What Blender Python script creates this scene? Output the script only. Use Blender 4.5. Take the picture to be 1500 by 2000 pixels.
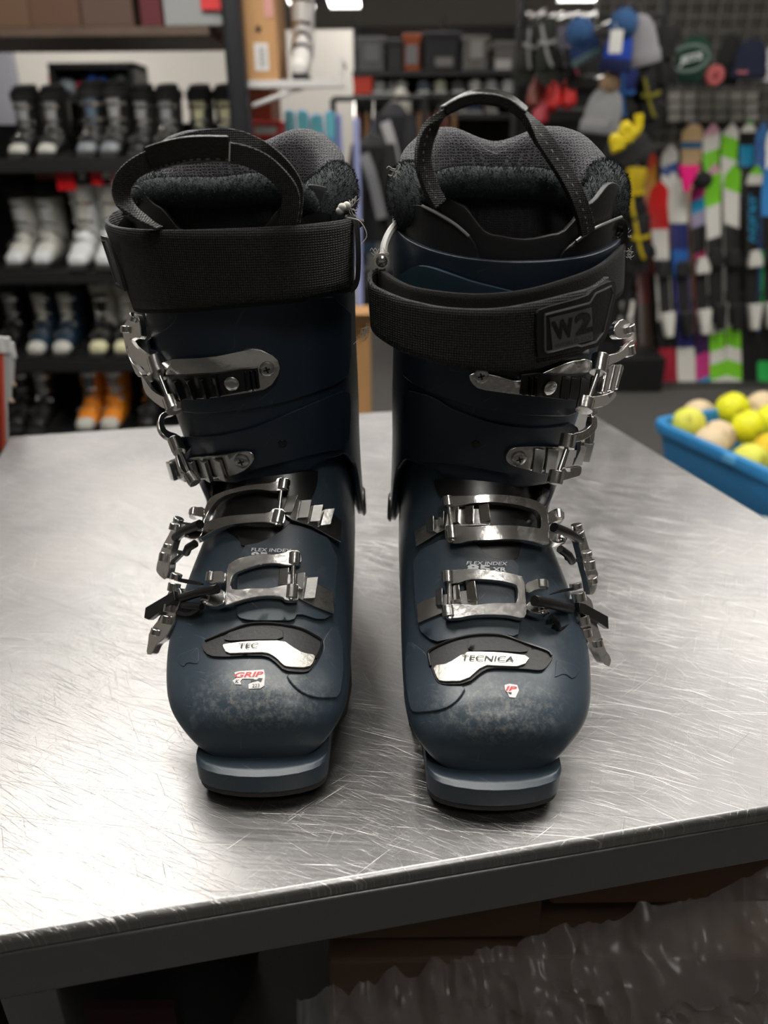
import bpy, bmesh, math, random
import numpy as np
from mathutils import Vector, Matrix, geometry
from mathutils.bvhtree import BVHTree
random.seed(7)
for o in list(bpy.data.objects): bpy.data.objects.remove(o)
SC = bpy.context.scene
COL = SC.collection
# ------------------------------------------------------------------ camera
TZ = 0.92                      # table top height
CH = TZ + 0.313
TH = math.radians(25.33)
RO = 0.009
FPX = 1500.0
CP = Vector((0, 0, CH))
FW = Vector((0, math.cos(TH), -math.sin(TH)))
_u = Vector((0, math.sin(TH), math.cos(TH))); _r = Vector((1, 0, 0))
RT = _r*math.cos(RO) - _u*math.sin(RO)
UP = _u*math.cos(RO) + _r*math.sin(RO)
cd = bpy.data.cameras.new('camera'); cam = bpy.data.objects.new('camera', cd); COL.objects.link(cam)
m3 = Matrix((RT, UP, -FW)).transposed()
cam.matrix_world = Matrix.Translation(CP) @ m3.to_4x4()
cd.sensor_fit = 'HORIZONTAL'; cd.sensor_width = 36; cd.lens = 36*FPX/1500
cd.clip_start = 0.01; cd.clip_end = 60
cd.dof.use_dof = True; cd.dof.focus_distance = 0.425; cd.dof.aperture_fstop = 8.0
SC.camera = cam
# ------------------------------------------------------------------ light, exposure
SC.view_settings.view_transform = 'Standard'; SC.view_settings.look = 'None'
SC.view_settings.exposure = 0.0; SC.view_settings.gamma = 1.0
wd = bpy.data.worlds.new('world'); SC.world = wd; wd.use_nodes = True
wd.node_tree.nodes['Background'].inputs[0].default_value = (0.9, 0.93, 1.0, 1)
wd.node_tree.nodes['Background'].inputs[1].default_value = 0.02
PANEL = 14.5                   # strength of the ceiling light diffusers
PANELS = [(-.75, 1.75), (-.2, .62), (1.0, 1.0), (.35, -.75, .42), (-1.0, 3.5), (2.0, 3.1), (-2.3, 5.8), (.2, 6.3), (2.9, 6.4), (-.87, 10.2, .26), (-.39, 10.2, .34), (2.28, 9.9, .6)]  # the panel behind the camera is an added fill for the boot fronts

# ------------------------------------------------------------------ pixel -> place
def ray(px, py): return FW*FPX + RT*(px-750) - UP*(py-1000)
def at(px, py, Y):
    d = ray(px, py); return CP + d*(Y/d.y)
def onz(px, py, z):
    d = ray(px, py); return CP + d*((z-CH)/d.z)

# ------------------------------------------------------------------ materials
def newmat(name):
    m = bpy.data.materials.new(name); m.use_nodes = True
    return m, m.node_tree, m.node_tree.nodes['Principled BSDF']
def nd(nt, typ, **kw):
    n = nt.nodes.new(typ)
    for k, v in kw.items():
        if k.startswith('i_'):
            key = k[2:]
            key = int(key) if key.isdigit() else key.replace('_', ' ')
            n.inputs[key].default_value = v
        else: setattr(n, k, v)
    return n
_mc = {}
def M(col, rough=.5, metal=0., bump=0., scale=200., spec=.5, var=.0, coat=0., emit=0., alpha=1., trans=0., key=None):
    k = (tuple(col), rough, metal, bump, scale, spec, var, coat, emit, alpha, trans)
    if k in _mc: return _mc[k]
    m, nt, b = newmat('material'); L = nt.links
    b.inputs['Base Color'].default_value = (*col, 1)
    b.inputs['Roughness'].default_value = rough; b.inputs['Metallic'].default_value = metal
    b.inputs['Specular IOR Level'].default_value = spec
    b.inputs['Coat Weight'].default_value = coat
    b.inputs['Alpha'].default_value = alpha
    b.inputs['Transmission Weight'].default_value = trans
    if emit: b.inputs['Emission Color'].default_value = (*col, 1); b.inputs['Emission Strength'].default_value = emit
    tc = nd(nt, 'ShaderNodeTexCoord')
    nz = nd(nt, 'ShaderNodeTexNoise', i_Scale=scale, i_Detail=4.)
    L.new(tc.outputs['Object'], nz.inputs['Vector'])
    mr = nd(nt, 'ShaderNodeMapRange', i_3=max(.02, rough-.06), i_4=min(1, rough+.06))
    L.new(nz.outputs['Fac'], mr.inputs[0]); L.new(mr.outputs[0], b.inputs['Roughness'])
    if var:
        mx = nd(nt, 'ShaderNodeMix', data_type='RGBA')
        mx.inputs[6].default_value = tuple(max(0, c*(1-var)) for c in col)+(1,)
        mx.inputs[7].default_value = tuple(min(1, c*(1+var)) for c in col)+(1,)
        L.new(nz.outputs['Fac'], mx.inputs[0]); L.new(mx.outputs[2], b.inputs['Base Color'])
    if bump:
        bp = nd(nt, 'ShaderNodeBump', i_Strength=min(1, bump), i_Distance=.001)
        L.new(nz.outputs['Fac'], bp.inputs['Height']); L.new(bp.outputs[0], b.inputs['Normal'])
    _mc[k] = m
    return m

def steel_mat():
    m, nt, b = newmat('scratched_steel'); L = nt.links
    b.inputs['Metallic'].default_value = 1
    tc = nd(nt, 'ShaderNodeTexCoord')
    wv = nd(nt, 'ShaderNodeTexNoise', i_Scale=3.5, i_Detail=1.); L.new(tc.outputs['Object'], wv.inputs['Vector'])
    ad = nd(nt, 'ShaderNodeVectorMath', operation='MULTIPLY_ADD')
    L.new(wv.outputs['Color'], ad.inputs[0]); ad.inputs[1].default_value = (.05, .05, 0); L.new(tc.outputs['Object'], ad.inputs[2])
    def scr(ang, sx, sy, lo, hi, seed):
        mp = nd(nt, 'ShaderNodeMapping'); mp.inputs['Rotation'].default_value = (0, 0, ang); L.new(ad.outputs[0], mp.inputs['Vector'])
        mp2 = nd(nt, 'ShaderNodeMapping'); mp2.inputs['Scale'].default_value = (sx, sy, 1); mp2.inputs['Location'].default_value = (seed, seed*3, 0)
        L.new(mp.outputs[0], mp2.inputs['Vector'])
        n = nd(nt, 'ShaderNodeTexNoise', i_Scale=1., i_Detail=2.); L.new(mp2.outputs[0], n.inputs['Vector'])
        r = nd(nt, 'ShaderNodeMapRange', i_1=lo, i_2=hi); L.new(n.outputs['Fac'], r.inputs[0]); return r.outputs[0]
    outs = [scr(a, sx, sy, lo, hi, sd) for a, sx, sy, lo, hi, sd in ((.35, 9, 1500, .66, .76, 1), (.62, 14, 2100, .66, .76, 5), (-.7, 14, 1900, .68, .77, 9), (.1, 8, 1700, .66, .77, 13), (-1.2, 20, 2300, .68, .77, 21), (1.15, 20, 2300, .68, .77, 33), (.45, 30, 3000, .63, .74, 37))]
    cur = outs[0]
    for o in outs[1:]:
        mx = nd(nt, 'ShaderNodeMath', operation='MAXIMUM'); L.new(cur, mx.inputs[0]); L.new(o, mx.inputs[1]); cur = mx.outputs[0]
    br = scr(.12, 6, 900, .25, .75, 40)
    big = nd(nt, 'ShaderNodeTexNoise', i_Scale=11., i_Detail=6.); L.new(tc.outputs['Object'], big.inputs['Vector'])
    cm = nd(nt, 'ShaderNodeMix', data_type='RGBA'); cm.inputs[6].default_value = (.25, .25, .255, 1); cm.inputs[7].default_value = (.37, .362, .355, 1)
    L.new(big.outputs['Fac'], cm.inputs[0])
    c2 = nd(nt, 'ShaderNodeMix', data_type='RGBA'); c2.inputs[7].default_value = (.72, .71, .69, 1)
    L.new(cm.outputs[2], c2.inputs[6]); L.new(cur, c2.inputs[0]); L.new(c2.outputs[2], b.inputs['Base Color'])
    rr = nd(nt, 'ShaderNodeMapRange', i_3=.30, i_4=.42); L.new(br, rr.inputs[0]); L.new(rr.outputs[0], b.inputs['Roughness'])
    hh = nd(nt, 'ShaderNodeMath', operation='MULTIPLY_ADD'); L.new(br, hh.inputs[0]); hh.inputs[1].default_value = .07; L.new(cur, hh.inputs[2])
    bp = nd(nt, 'ShaderNodeBump', i_Strength=.42, i_Distance=.0003); bp.invert = True
    L.new(hh.outputs[0], bp.inputs['Height']); L.new(bp.outputs[0], b.inputs['Normal'])
    return m

def shell_mat(name, col, scuff=True):
    m, nt, b = newmat(name); L = nt.links
    tc = nd(nt, 'ShaderNodeTexCoord')
    n1 = nd(nt, 'ShaderNodeTexNoise', i_Scale=30., i_Detail=8., i_Roughness=.7); L.new(tc.outputs['Object'], n1.inputs['Vector'])
    cr = nd(nt, 'ShaderNodeMix', data_type='RGBA')
    cr.inputs[6].default_value = (*[c*.9 for c in col], 1); cr.inputs[7].default_value = (*[c*1.12 for c in col], 1)
    L.new(n1.outputs['Fac'], cr.inputs[0]); last = cr.outputs[2]
    # thin scratches
    accs = []
    for ang, sd in ((.5, 1), (-.9, 7), (1.4, 12)):
        mp = nd(nt, 'ShaderNodeMapping'); mp.inputs['Rotation'].default_value = (ang, ang*.7, ang); L.new(tc.outputs['Object'], mp.inputs['Vector'])
        mp2 = nd(nt, 'ShaderNodeMapping'); mp2.inputs['Scale'].default_value = (40, 900, 60); mp2.inputs['Location'].default_value = (sd, sd, sd)
        L.new(mp.outputs[0], mp2.inputs['Vector'])
        n = nd(nt, 'ShaderNodeTexNoise', i_Scale=1., i_Detail=2.); L.new(mp2.outputs[0], n.inputs['Vector'])
        r = nd(nt, 'ShaderNodeMapRange', i_1=.70, i_2=.80); L.new(n.outputs['Fac'], r.inputs[0]); accs.append(r.outputs[0])
    a = nd(nt, 'ShaderNodeMath', operation='MAXIMUM'); L.new(accs[0], a.inputs[0]); L.new(accs[1], a.inputs[1])
    a2 = nd(nt, 'ShaderNodeMath', operation='MAXIMUM'); L.new(a.outputs[0], a2.inputs[0]); L.new(accs[2], a2.inputs[1])
    c3 = nd(nt, 'ShaderNodeMix', data_type='RGBA'); c3.inputs[7].default_value = (.16, .2, .23, 1)
    am = nd(nt, 'ShaderNodeMath', operation='MULTIPLY', i_1=.55 if scuff else .25); L.new(a2.outputs[0], am.inputs[0])
    L.new(am.outputs[0], c3.inputs[0]); L.new(last, c3.inputs[6]); last = c3.outputs[2]
    if scuff:   # worn grey patch on the toe, in the boot's own coordinates
        mp = nd(nt, 'ShaderNodeMapping'); mp.inputs['Location'].default_value = (0, -.018, -.056); L.new(tc.outputs['Object'], mp.inputs['Vector'])
        mp2 = nd(nt, 'ShaderNodeMapping'); mp2.inputs['Scale'].default_value = (26, 40, 75); L.new(mp.outputs[0], mp2.inputs['Vector'])
        ln = nd(nt, 'ShaderNodeVectorMath', operation='LENGTH'); L.new(mp2.outputs[0], ln.inputs[0])
        r = nd(nt, 'ShaderNodeMapRange', i_1=1.25, i_2=.25); L.new(ln.outputs['Value'], r.inputs[0])
        n2 = nd(nt, 'ShaderNodeTexNoise', i_Scale=260., i_Detail=12., i_Roughness=.85, i_Distortion=.25); L.new(tc.outputs['Object'], n2.inputs['Vector'])
        r2 = nd(nt, 'ShaderNodeMapRange', i_1=.47, i_2=.62); L.new(n2.outputs['Fac'], r2.inputs[0])
        mm = nd(nt, 'ShaderNodeMath', operation='MULTIPLY'); L.new(r.outputs[0], mm.inputs[0]); L.new(r2.outputs[0], mm.inputs[1])
        c4 = nd(nt, 'ShaderNodeMix', data_type='RGBA'); c4.inputs[7].default_value = (.21, .215, .205, 1)
        L.new(mm.outputs[0], c4.inputs[0]); L.new(last, c4.inputs[6]); last = c4.outputs[2]
        n3 = nd(nt, 'ShaderNodeTexNoise', i_Scale=45., i_Detail=6., i_Roughness=.6); L.new(tc.outputs['Object'], n3.inputs['Vector'])
        r3 = nd(nt, 'ShaderNodeMapRange', i_1=.58, i_2=.75, i_4=.35); L.new(n3.outputs['Fac'], r3.inputs[0])
        c5 = nd(nt, 'ShaderNodeMix', data_type='RGBA'); c5.inputs[7].default_value = (.16, .17, .17, 1)
        L.new(r3.outputs[0], c5.inputs[0]); L.new(last, c5.inputs[6]); last = c5.outputs[2]
    L.new(last, b.inputs['Base Color'])
    r = nd(nt, 'ShaderNodeMapRange', i_3=.28, i_4=.46); L.new(n1.outputs['Fac'], r.inputs[0]); L.new(r.outputs[0], b.inputs['Roughness'])
    bp = nd(nt, 'ShaderNodeBump', i_Strength=.25, i_Distance=.0004); L.new(n1.outputs['Fac'], bp.inputs['Height']); L.new(bp.outputs[0], b.inputs['Normal'])
    return m

def weave_mat(name, col, col2, s=1100., strength=.8, voro=False, rough=.8, sheen=0):
    m, nt, b = newmat(name); L = nt.links
    tc = nd(nt, 'ShaderNodeTexCoord'); b.inputs['Roughness'].default_value = rough
    b.inputs['Sheen Weight'].default_value = sheen
    if voro:
        v = nd(nt, 'ShaderNodeTexVoronoi', feature='DISTANCE_TO_EDGE', i_Scale=s); v.inputs['Randomness'].default_value = .45
        L.new(tc.outputs['Object'], v.inputs['Vector'])
        r = nd(nt, 'ShaderNodeMapRange', i_1=.22, i_2=.05); L.new(v.outputs['Distance'], r.inputs[0]); h = r.outputs[0]
    else:
        w1 = nd(nt, 'ShaderNodeTexWave', wave_type='BANDS', bands_direction='X', i_Scale=s/20)
        w2 = nd(nt, 'ShaderNodeTexWave', wave_type='BANDS', bands_direction='Z', i_Scale=s/20)
        for w in (w1, w2):
            w.inputs['Distortion'].default_value = .6; L.new(tc.outputs['Object'], w.inputs['Vector'])
        mu = nd(nt, 'ShaderNodeMath', operation='MULTIPLY'); L.new(w1.outputs['Fac'], mu.inputs[0]); L.new(w2.outputs['Fac'], mu.inputs[1]); h = mu.outputs[0]
    mx = nd(nt, 'ShaderNodeMix', data_type='RGBA'); mx.inputs[6].default_value = (*col, 1); mx.inputs[7].default_value = (*col2, 1)
    L.new(h, mx.inputs[0]); L.new(mx.outputs[2], b.inputs['Base Color'])
    bp = nd(nt, 'ShaderNodeBump', i_Strength=strength, i_Distance=.0006); L.new(h, bp.inputs['Height']); L.new(bp.outputs[0], b.inputs['Normal'])
    return m

def bands_mat(stops, axis=2, rough=.35, rot=0., noise=.0):
    """stops: (position in metres above the object's base, colour) constant bands"""
    m, nt, b = newmat('printed_topsheet'); L = nt.links
    tc = nd(nt, 'ShaderNodeTexCoord'); mp = nd(nt, 'ShaderNodeMapping'); mp.inputs['Rotation'].default_value = (0, rot, 0)
    L.new(tc.outputs['Object'], mp.inputs['Vector'])
    sx = nd(nt, 'ShaderNodeSeparateXYZ'); L.new(mp.outputs[0], sx.inputs[0])
    out = sx.outputs[axis]
    if noise:
        nz = nd(nt, 'ShaderNodeTexNoise', i_Scale=25.); L.new(tc.outputs['Object'], nz.inputs['Vector'])
        ma = nd(nt, 'ShaderNodeMath', operation='MULTIPLY_ADD', i_1=noise); L.new(nz.outputs['Fac'], ma.inputs[0]); L.new(out, ma.inputs[2]); out = ma.outputs[0]
    top = max(s[0] for s in stops)*1.02+1e-6
    dv = nd(nt, 'ShaderNodeMath', operation='DIVIDE', i_1=top); L.new(out, dv.inputs[0])
    cr = nd(nt, 'ShaderNodeValToRGB'); cr.color_ramp.interpolation = 'CONSTANT'
    el = cr.color_ramp.elements
    for i, (p, c) in enumerate(stops):
        e = el[i] if i < 2 else el.new(min(.999, p/top))
        e.position = min(.999, p/top); e.color = (*c, 1)
    L.new(dv.outputs[0], cr.inputs[0]); L.new(cr.outputs[0], b.inputs['Base Color'])
    b.inputs['Roughness'].default_value = rough
    return m

# ------------------------------------------------------------------ objects
ORG = {}
def tag(o, label=None, cat=None, group=None, kind=None):
    if label: o['label'] = label
    if cat: o['category'] = cat
    if group: o['group'] = group
    if kind: o['kind'] = kind
    return o
def empty(name, loc, label, cat, group=None):
    o = bpy.data.objects.new(name, None); COL.objects.link(o); o.location = loc; o.empty_display_size = .02
    ORG[o] = Vector(loc); return tag(o, label, cat, group)
def mk(name, V, F, mat, parent=None, smooth=True, org=None, fix='closed', bevel=0, solid=0, subd=0, mats=None, fm=None, base='min'):
    """ONE mesh object; V in world coordinates"""
    V = [Vector(v) for v in V]
    if parent is not None: o0 = ORG[parent]
    elif org is not None: o0 = Vector(org)
    else:
        lo = [min(v[i] for v in V) for i in range(3)]; hi = [max(v[i] for v in V) for i in range(3)]
        o0 = Vector(((lo[0]+hi[0])/2, (lo[1]+hi[1])/2, lo[2]))
    me = bpy.data.meshes.new(name); me.from_pydata([v-o0 for v in V], [], F)
    bm = bmesh.new(); bm.from_mesh(me)
    if fix == 'closed': bmesh.ops.recalc_face_normals(bm, faces=bm.faces)
    elif fix == 'open':
        bm.normal_update(); c = Vector(); n = 0
        for v in bm.verts: c += v.co
        c /= max(1, len(bm.verts))
        s = sum(f.normal.dot((f.calc_center_median()-c))*f.calc_area() for f in bm.faces)
        if s < 0: bmesh.ops.reverse_faces(bm, faces=bm.faces)
    elif isinstance(fix, Vector):
        bm.normal_update()
        if sum(f.normal.dot(fix)*f.calc_area() for f in bm.faces) < 0: bmesh.ops.reverse_faces(bm, faces=bm.faces)
    for f in bm.faces: f.smooth = smooth
    bm.to_mesh(me); bm.free()
    ob = bpy.data.objects.new(name, me); COL.objects.link(ob)
    if mats:
        for q in mats: me.materials.append(q)
        if fm:
            for i, k in enumerate(fm): me.polygons[i].material_index = k
    elif mat: me.materials.append(mat)
    if parent is not None: ob.parent = parent
    else: ob.location = o0
    ORG[ob] = o0
    if subd: md = ob.modifiers.new('s', 'SUBSURF'); md.levels = md.render_levels = subd
    if solid: md = ob.modifiers.new('t', 'SOLIDIFY'); md.thickness = abs(solid); md.offset = -1 if solid > 0 else 1; md.use_even_offset = True
    if bevel:
        md = ob.modifiers.new('b', 'BEVEL'); md.width = bevel; md.segments = 2; md.limit_method = 'ANGLE'; md.angle_limit = .6; md.harden_normals = False
    if smooth:
        try:
            me.set_sharp_from_angle(angle=.75)
        except Exception: pass
    return ob
class G:
    """gathers shapes into one mesh"""
    def __init__(s): s.V = []; s.F = []; s.mi = []
    def add(s, V, F, m=0):
        b = len(s.V); s.V += [Vector(v) for v in V]; s.F += [tuple(i+b for i in f) for f in F]; s.mi += [m]*len(F); return s
    def box(s, x0, x1, y0, y1, z0, z1, m=0):
        v = [(x, y, z) for x in (x0, x1) for y in (y0, y1) for z in (z0, z1)]
        return s.add(v, [(0,1,3,2),(4,6,7,5),(0,4,5,1),(2,3,7,6),(0,2,6,4),(1,5,7,3)], m)
    def tube(s, pts, r, n=10, m=0, cap=True):
        pts = [Vector(p) for p in pts]; rs = r if isinstance(r, (list, tuple)) else [r]*len(pts)
        V = []; prev = None
        for i, p in enumerate(pts):
            t = (pts[min(i+1, len(pts)-1)]-pts[max(i-1, 0)]).normalized()
            if prev is None:
                a = Vector((0, 0, 1)) if abs(t.z) < .9 else Vector((1, 0, 0)); u = t.cross(a).normalized()
            else: u = (prev - t*prev.dot(t)).normalized()
            prev = u; w = t.cross(u)
            for k in range(n):
                an = 2*math.pi*k/n; V.append(p+(u*math.cos(an)+w*math.sin(an))*rs[i])
        F = [(i*n+k, i*n+(k+1)%n, (i+1)*n+(k+1)%n, (i+1)*n+k) for i in range(len(pts)-1) for k in range(n)]
        if cap: F += [tuple(range(n))[::-1], tuple((len(pts)-1)*n+k for k in range(n))]
        return s.add(V, F, m)
    def ball(s, c, r, nu=14, nv=9, m=0, sc=(1,1,1)):
        c = Vector(c); V = [c+Vector((0,0,r*sc[2]))]; F = []
        for i in range(1, nv):
            th = math.pi*i/nv
            for k in range(nu):
                a = 2*math.pi*k/nu; V.append(c+Vector((math.sin(th)*math.cos(a)*r*sc[0], math.sin(th)*math.sin(a)*r*sc[1], math.cos(th)*r*sc[2])))
        V.append(c-Vector((0,0,r*sc[2])))
        for k in range(nu): F.append((0, 1+k, 1+(k+1)%nu))
        for i in range(nv-2):
            for k in range(nu): a = 1+i*nu+k; b = 1+i*nu+(k+1)%nu; F.append((a, a+nu, b+nu, b))
        e = len(V)-1; q = 1+(nv-2)*nu
        for k in range(nu): F.append((e, q+(k+1)%nu, q+k))
        return s.add(V, F, m)
    def prism(s, loop, d, m=0):
        """loop of 3D points extruded by vector d"""
        n = len(loop); loop = [Vector(p) for p in loop]; d = Vector(d)
        V = loop+[p+d for p in loop]
        F = [tuple(range(n)), tuple(range(2*n-1, n-1, -1))]+[(i, (i+1)%n, (i+1)%n+n, i+n) for i in range(n)]
        return s.add(V, F, m)
    def mk(s, name, mat, parent=None, **kw):
        if isinstance(mat, (list, tuple)):
            return mk(name, s.V, s.F, None, parent, mats=list(mat), fm=s.mi, **kw)
        return mk(name, s.V, s.F, mat, parent, **kw)

def cr_(P, t):
    """Catmull-Rom through rows of P at parameter t"""
    n = len(P)-1; i = min(int(t), n-1) if t >= 0 else 0; f = t-i
    p0, p1, p2, p3 = P[max(i-1, 0)], P[i], P[i+1], P[min(i+2, n)]
    return 0.5*((2*p1)+(-p0+p2)*f+(2*p0-5*p1+4*p2-p3)*f*f+(-p0+3*p1-3*p2+p3)*f**3)
def smooth_path(pts, k=6):
    P = np.array([list(p) for p in pts], float); n = (len(pts)-1)*k
    return [Vector(cr_(P, i/k)) for i in range(n+1)]

class Surf:
    """lofted boot surface: rows Fy,Fz, By,Bz, w, cx, n(exponent), kb(taper of the lower half)"""
    def __init__(s, rows, W): s.R = np.array(rows, float); s.W = W; s.n = len(rows)-1
    def L(s, t, ph):
        r = cr_(s.R, t); fy, fz, by, bz, w, cx, n, kb = r
        c, q = math.cos(ph), math.sin(ph)
        cc = math.copysign(abs(c)**(2/n), c); qq = math.copysign(abs(q)**(2/n), q)
        if cc < 0: w = w*(1-kb*min(1, -cc)**1.5)
        my, mz = (fy+by)/2, (fz+bz)/2
        return Vector((cx+w*qq, my+(fy-my)*cc, mz+(fz-mz)*cc))
    def P(s, t, ph, off=0):
        p = s.L(t, ph)
        if off:
            e = .01
            a = s.L(min(t+.03, s.n), ph)-s.L(max(t-.03, 0), ph); b = s.L(t, ph+e)-s.L(t, ph-e)
            nn = a.cross(b)
            if nn.length > 1e-12:
                nn.normalize(); c = s.L(t, 0)*.5+s.L(t, math.pi)*.5
                if nn.dot(p-c) < 0: nn = -nn
                p = p+nn*off
        return s.W(p)
    def grid(s, nt, nph, t0=lambda p: 0, t1=None, p0=-math.pi, p1=math.pi, off=0, closed=True):
        if t1 is None: t1 = lambda p: s.n
        V = []; F = []; m = nph if closed else nph+1
        for i in range(nt+1):
            for k in range(m):
                ph = p0+(p1-p0)*k/nph; a, b = t0(ph), t1(ph)
                V.append(s.P(a+(b-a)*i/nt, ph, off))
        for i in range(nt):
            for k in range(nph):
                k2 = (k+1) % m if closed else k+1
                F.append((i*m+k, i*m+k2, (i+1)*m+k2, (i+1)*m+k))
        return V, F, m

def bvh_of(*vf):
    V = []; F = []
    for v, f in vf:
        b = len(V); V += [Vector(x) for x in v]; F += [tuple(i+b for i in q) for q in f]
    return BVHTree.FromPolygons(V, F)
def hit(bv, px, py):
    d = ray(px, py).normalized(); p, n, i, dist = bv.ray_cast(CP, d)
    if p is None:
        # nearest approach of the ray to the surface
        dist = .45
        for _ in range(12):
            q = CP+d*dist; p, n, i, dd = bv.find_nearest(q); dist = (p-CP).dot(d)
        n = (q-p).normalized() if (q-p).length > 1e-6 else n
        p = q
    if n.dot(d) > 0: n = -n
    return p, n, dist

class Field:
    """smooth sheet over the surface seen at a set of pixels (fit of distance along the rays)"""
    def __init__(s, pts, bv=None, depth=None, deg=2, off=0.0):
        A = []; B = []; s.off = off
        if bv is not None:
            deg = 3; xs = [q[0] for q in pts]; ys = [q[1] for q in pts]; pts = list(pts)
            for i in range(10):
                for j in range(8):
                    x = min(xs)+(max(xs)-min(xs))*i/9; y = min(ys)+(max(ys)-min(ys))*j/7
                    if bv.ray_cast(CP, ray(x, y).normalized())[0] is not None: pts.append((x, y))
            s.c0 = ((min(xs)+max(xs))/2, (min(ys)+max(ys))/2)
        else: s.c0 = (750, 1000)
        for q in pts:
            if bv is not None and len(q) == 2:
                p, n, i, dd = bv.ray_cast(CP, ray(q[0], q[1]).normalized())
                if p is None: continue
                y = p.y
            else: y = q[2] if len(q) > 2 else depth
            A.append(s.b(q[0], q[1], deg)); B.append(y)
        s.deg = deg; s.c = np.linalg.lstsq(np.array(A), np.array(B), rcond=None)[0]
        if bv is not None:   # raise the sheet clear of the surface
            r = np.array(B)-np.array(A)@s.c; s.up = max(0.0, -float(np.percentile(r, 8)))*.8
        else: s.up = 0.0
    def b(s, px, py, deg):
        x, y = (px-s.c0[0])/150, (py-s.c0[1])/150
        return [1, x, y]+([x*x, x*y, y*y] if deg >= 2 else [])+([x**3, x*x*y, x*y*y, y**3] if deg >= 3 else [])
    def Y(s, px, py): return float(np.dot(s.c, s.b(px, py, s.deg)))-s.up
    def N(s, px, py):
        a = at(px+4, py, s.Y(px+4, py))-at(px-4, py, s.Y(px-4, py)); b = at(px, py+4, s.Y(px, py+4))-at(px, py-4, s.Y(px, py-4))
        n = a.cross(b).normalized()
        return -n if n.dot(ray(px, py)) > 0 else n
    def P(s, px, py, lift=0): return at(px, py, s.Y(px, py))+s.N(px, py)*(lift+s.off)

def inside(poly, x, y):
    r = False; j = len(poly)-1
    for i in range(len(poly)):
        xi, yi = poly[i]; xj, yj = poly[j]
        if (yi > y) != (yj > y) and x < (xj-xi)*(y-yi)/(yj-yi)+xi: r = not r
        j = i
    return r
def resample(poly, step):
    out = []
    for i in range(len(poly)):
        a, b = Vector(poly[i]), Vector(poly[(i+1) % len(poly)]); k = max(1, int((b-a).length/step))
        out += [tuple(a+(b-a)*j/k) for j in range(k)]
    return out
def rounded(poly, it=1):
    for _ in range(it):
        o = []
        for i in range(len(poly)):
            a, b = poly[i], poly[(i+1) % len(poly)]
            o += [(a[0]*.78+b[0]*.22, a[1]*.78+b[1]*.22), (a[0]*.22+b[0]*.78, a[1]*.22+b[1]*.78)]
        poly = o
    return poly
def plate(g, poly, f, lift, thick, step=14, rnd=1, m=0):
    """solid plate whose outline follows poly (pixels), lying on field or bvh f"""
    if rnd: poly = rounded(poly, rnd)
    B = resample(poly, step); n = len(B)
    xs = [p[0] for p in B]; ys = [p[1] for p in B]
    I = []; x = min(xs)+step/2
    while x < max(xs):
        y = min(ys)+step/2
        while y < max(ys):
            if inside(B, x, y) and min((x-b[0])**2+(y-b[1])**2 for b in B) > (step*.45)**2: I.append((x, y))
            y += step
        x += step
    pts = [Vector(p) for p in B+I]
    v, e, fc, ov, oe, of = geometry.delaunay_2d_cdt(pts, [(i, (i+1) % n) for i in range(n)], [], 0, 1e-5)
    T = [t for t in fc if inside(B, sum(v[i].x for i in t)/3, sum(v[i].y for i in t)/3)]
    top = []; bot = []
    for p in v:
        if isinstance(f, Field): q, nn = f.P(p.x, p.y), f.N(p.x, p.y)
        else: q, nn, _ = hit(f, p.x, p.y)
        top.append(q+nn*(lift+thick)); bot.append(q+nn*lift)
    N = len(v); F = [tuple(t) for t in T]+[tuple(i+N for i in reversed(t)) for t in T]
    cnt = {}
    for t in T:
        for i in range(len(t)):
            a, b = t[i], t[(i+1) % len(t)]; cnt[(a, b)] = 1
    for (a, b) in list(cnt):
        if (b, a) not in cnt: F.append((b, a, a+N, b+N))
    g.add(top+bot, F, m); return g
def K(ox, oy, s): return lambda *pts: [(ox+x/s, oy+y/s) for x, y in pts]
KA = K(280, 920, 3.3333); KB = K(760, 940, 3.3333); KC = K(230, 580, 3.); KD = K(750, 600, 3.)
KE = K(300, 1200, 3.5714); KF = K(760, 1220, 3.409); KG = K(180, 220, 2.6786); KH = K(700, 160, 2.6786)

_tm = {}
def text_mesh(s, bold=0.0, shear=0.0):
    cu = bpy.data.curves.new('t', 'FONT'); cu.body = s; cu.size = 1; cu.offset = bold; cu.shear = shear; cu.resolution_u = 3
    ob = bpy.data.objects.new('t', cu); COL.objects.link(ob)
    bpy.context.view_layer.update()
    me = ob.to_mesh(); V = [tuple(v.co) for v in me.vertices]; F = [tuple(p.vertices) for p in me.polygons]
    ob.to_mesh_clear(); bpy.data.objects.remove(ob); bpy.data.curves.remove(cu)
    x0 = min(v[0] for v in V); x1 = max(v[0] for v in V); y0 = min(v[1] for v in V); y1 = max(v[1] for v in V)
    return [((v[0]-x0)/(x1-x0), (v[1]-y0)/(y1-y0)) for v in V], F
def text_on(s, tl, tr, bl, f, lift, bold=.02, shear=0):
    """text mapped to the pixel parallelogram top-left, top-right, bottom-left, laid on f"""
    V, F = text_mesh(s, bold, shear); o = []
    for u, v in V:
        px = tl[0]+(tr[0]-tl[0])*u+(bl[0]-tl[0])*(1-v); py = tl[1]+(tr[1]-tl[1])*u+(bl[1]-tl[1])*(1-v)
        if isinstance(f, Field): o.append(f.P(px, py, lift))
        else:
            q, n, _ = hit(f, px, py); o.append(q+n*lift)
    return o, F
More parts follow.
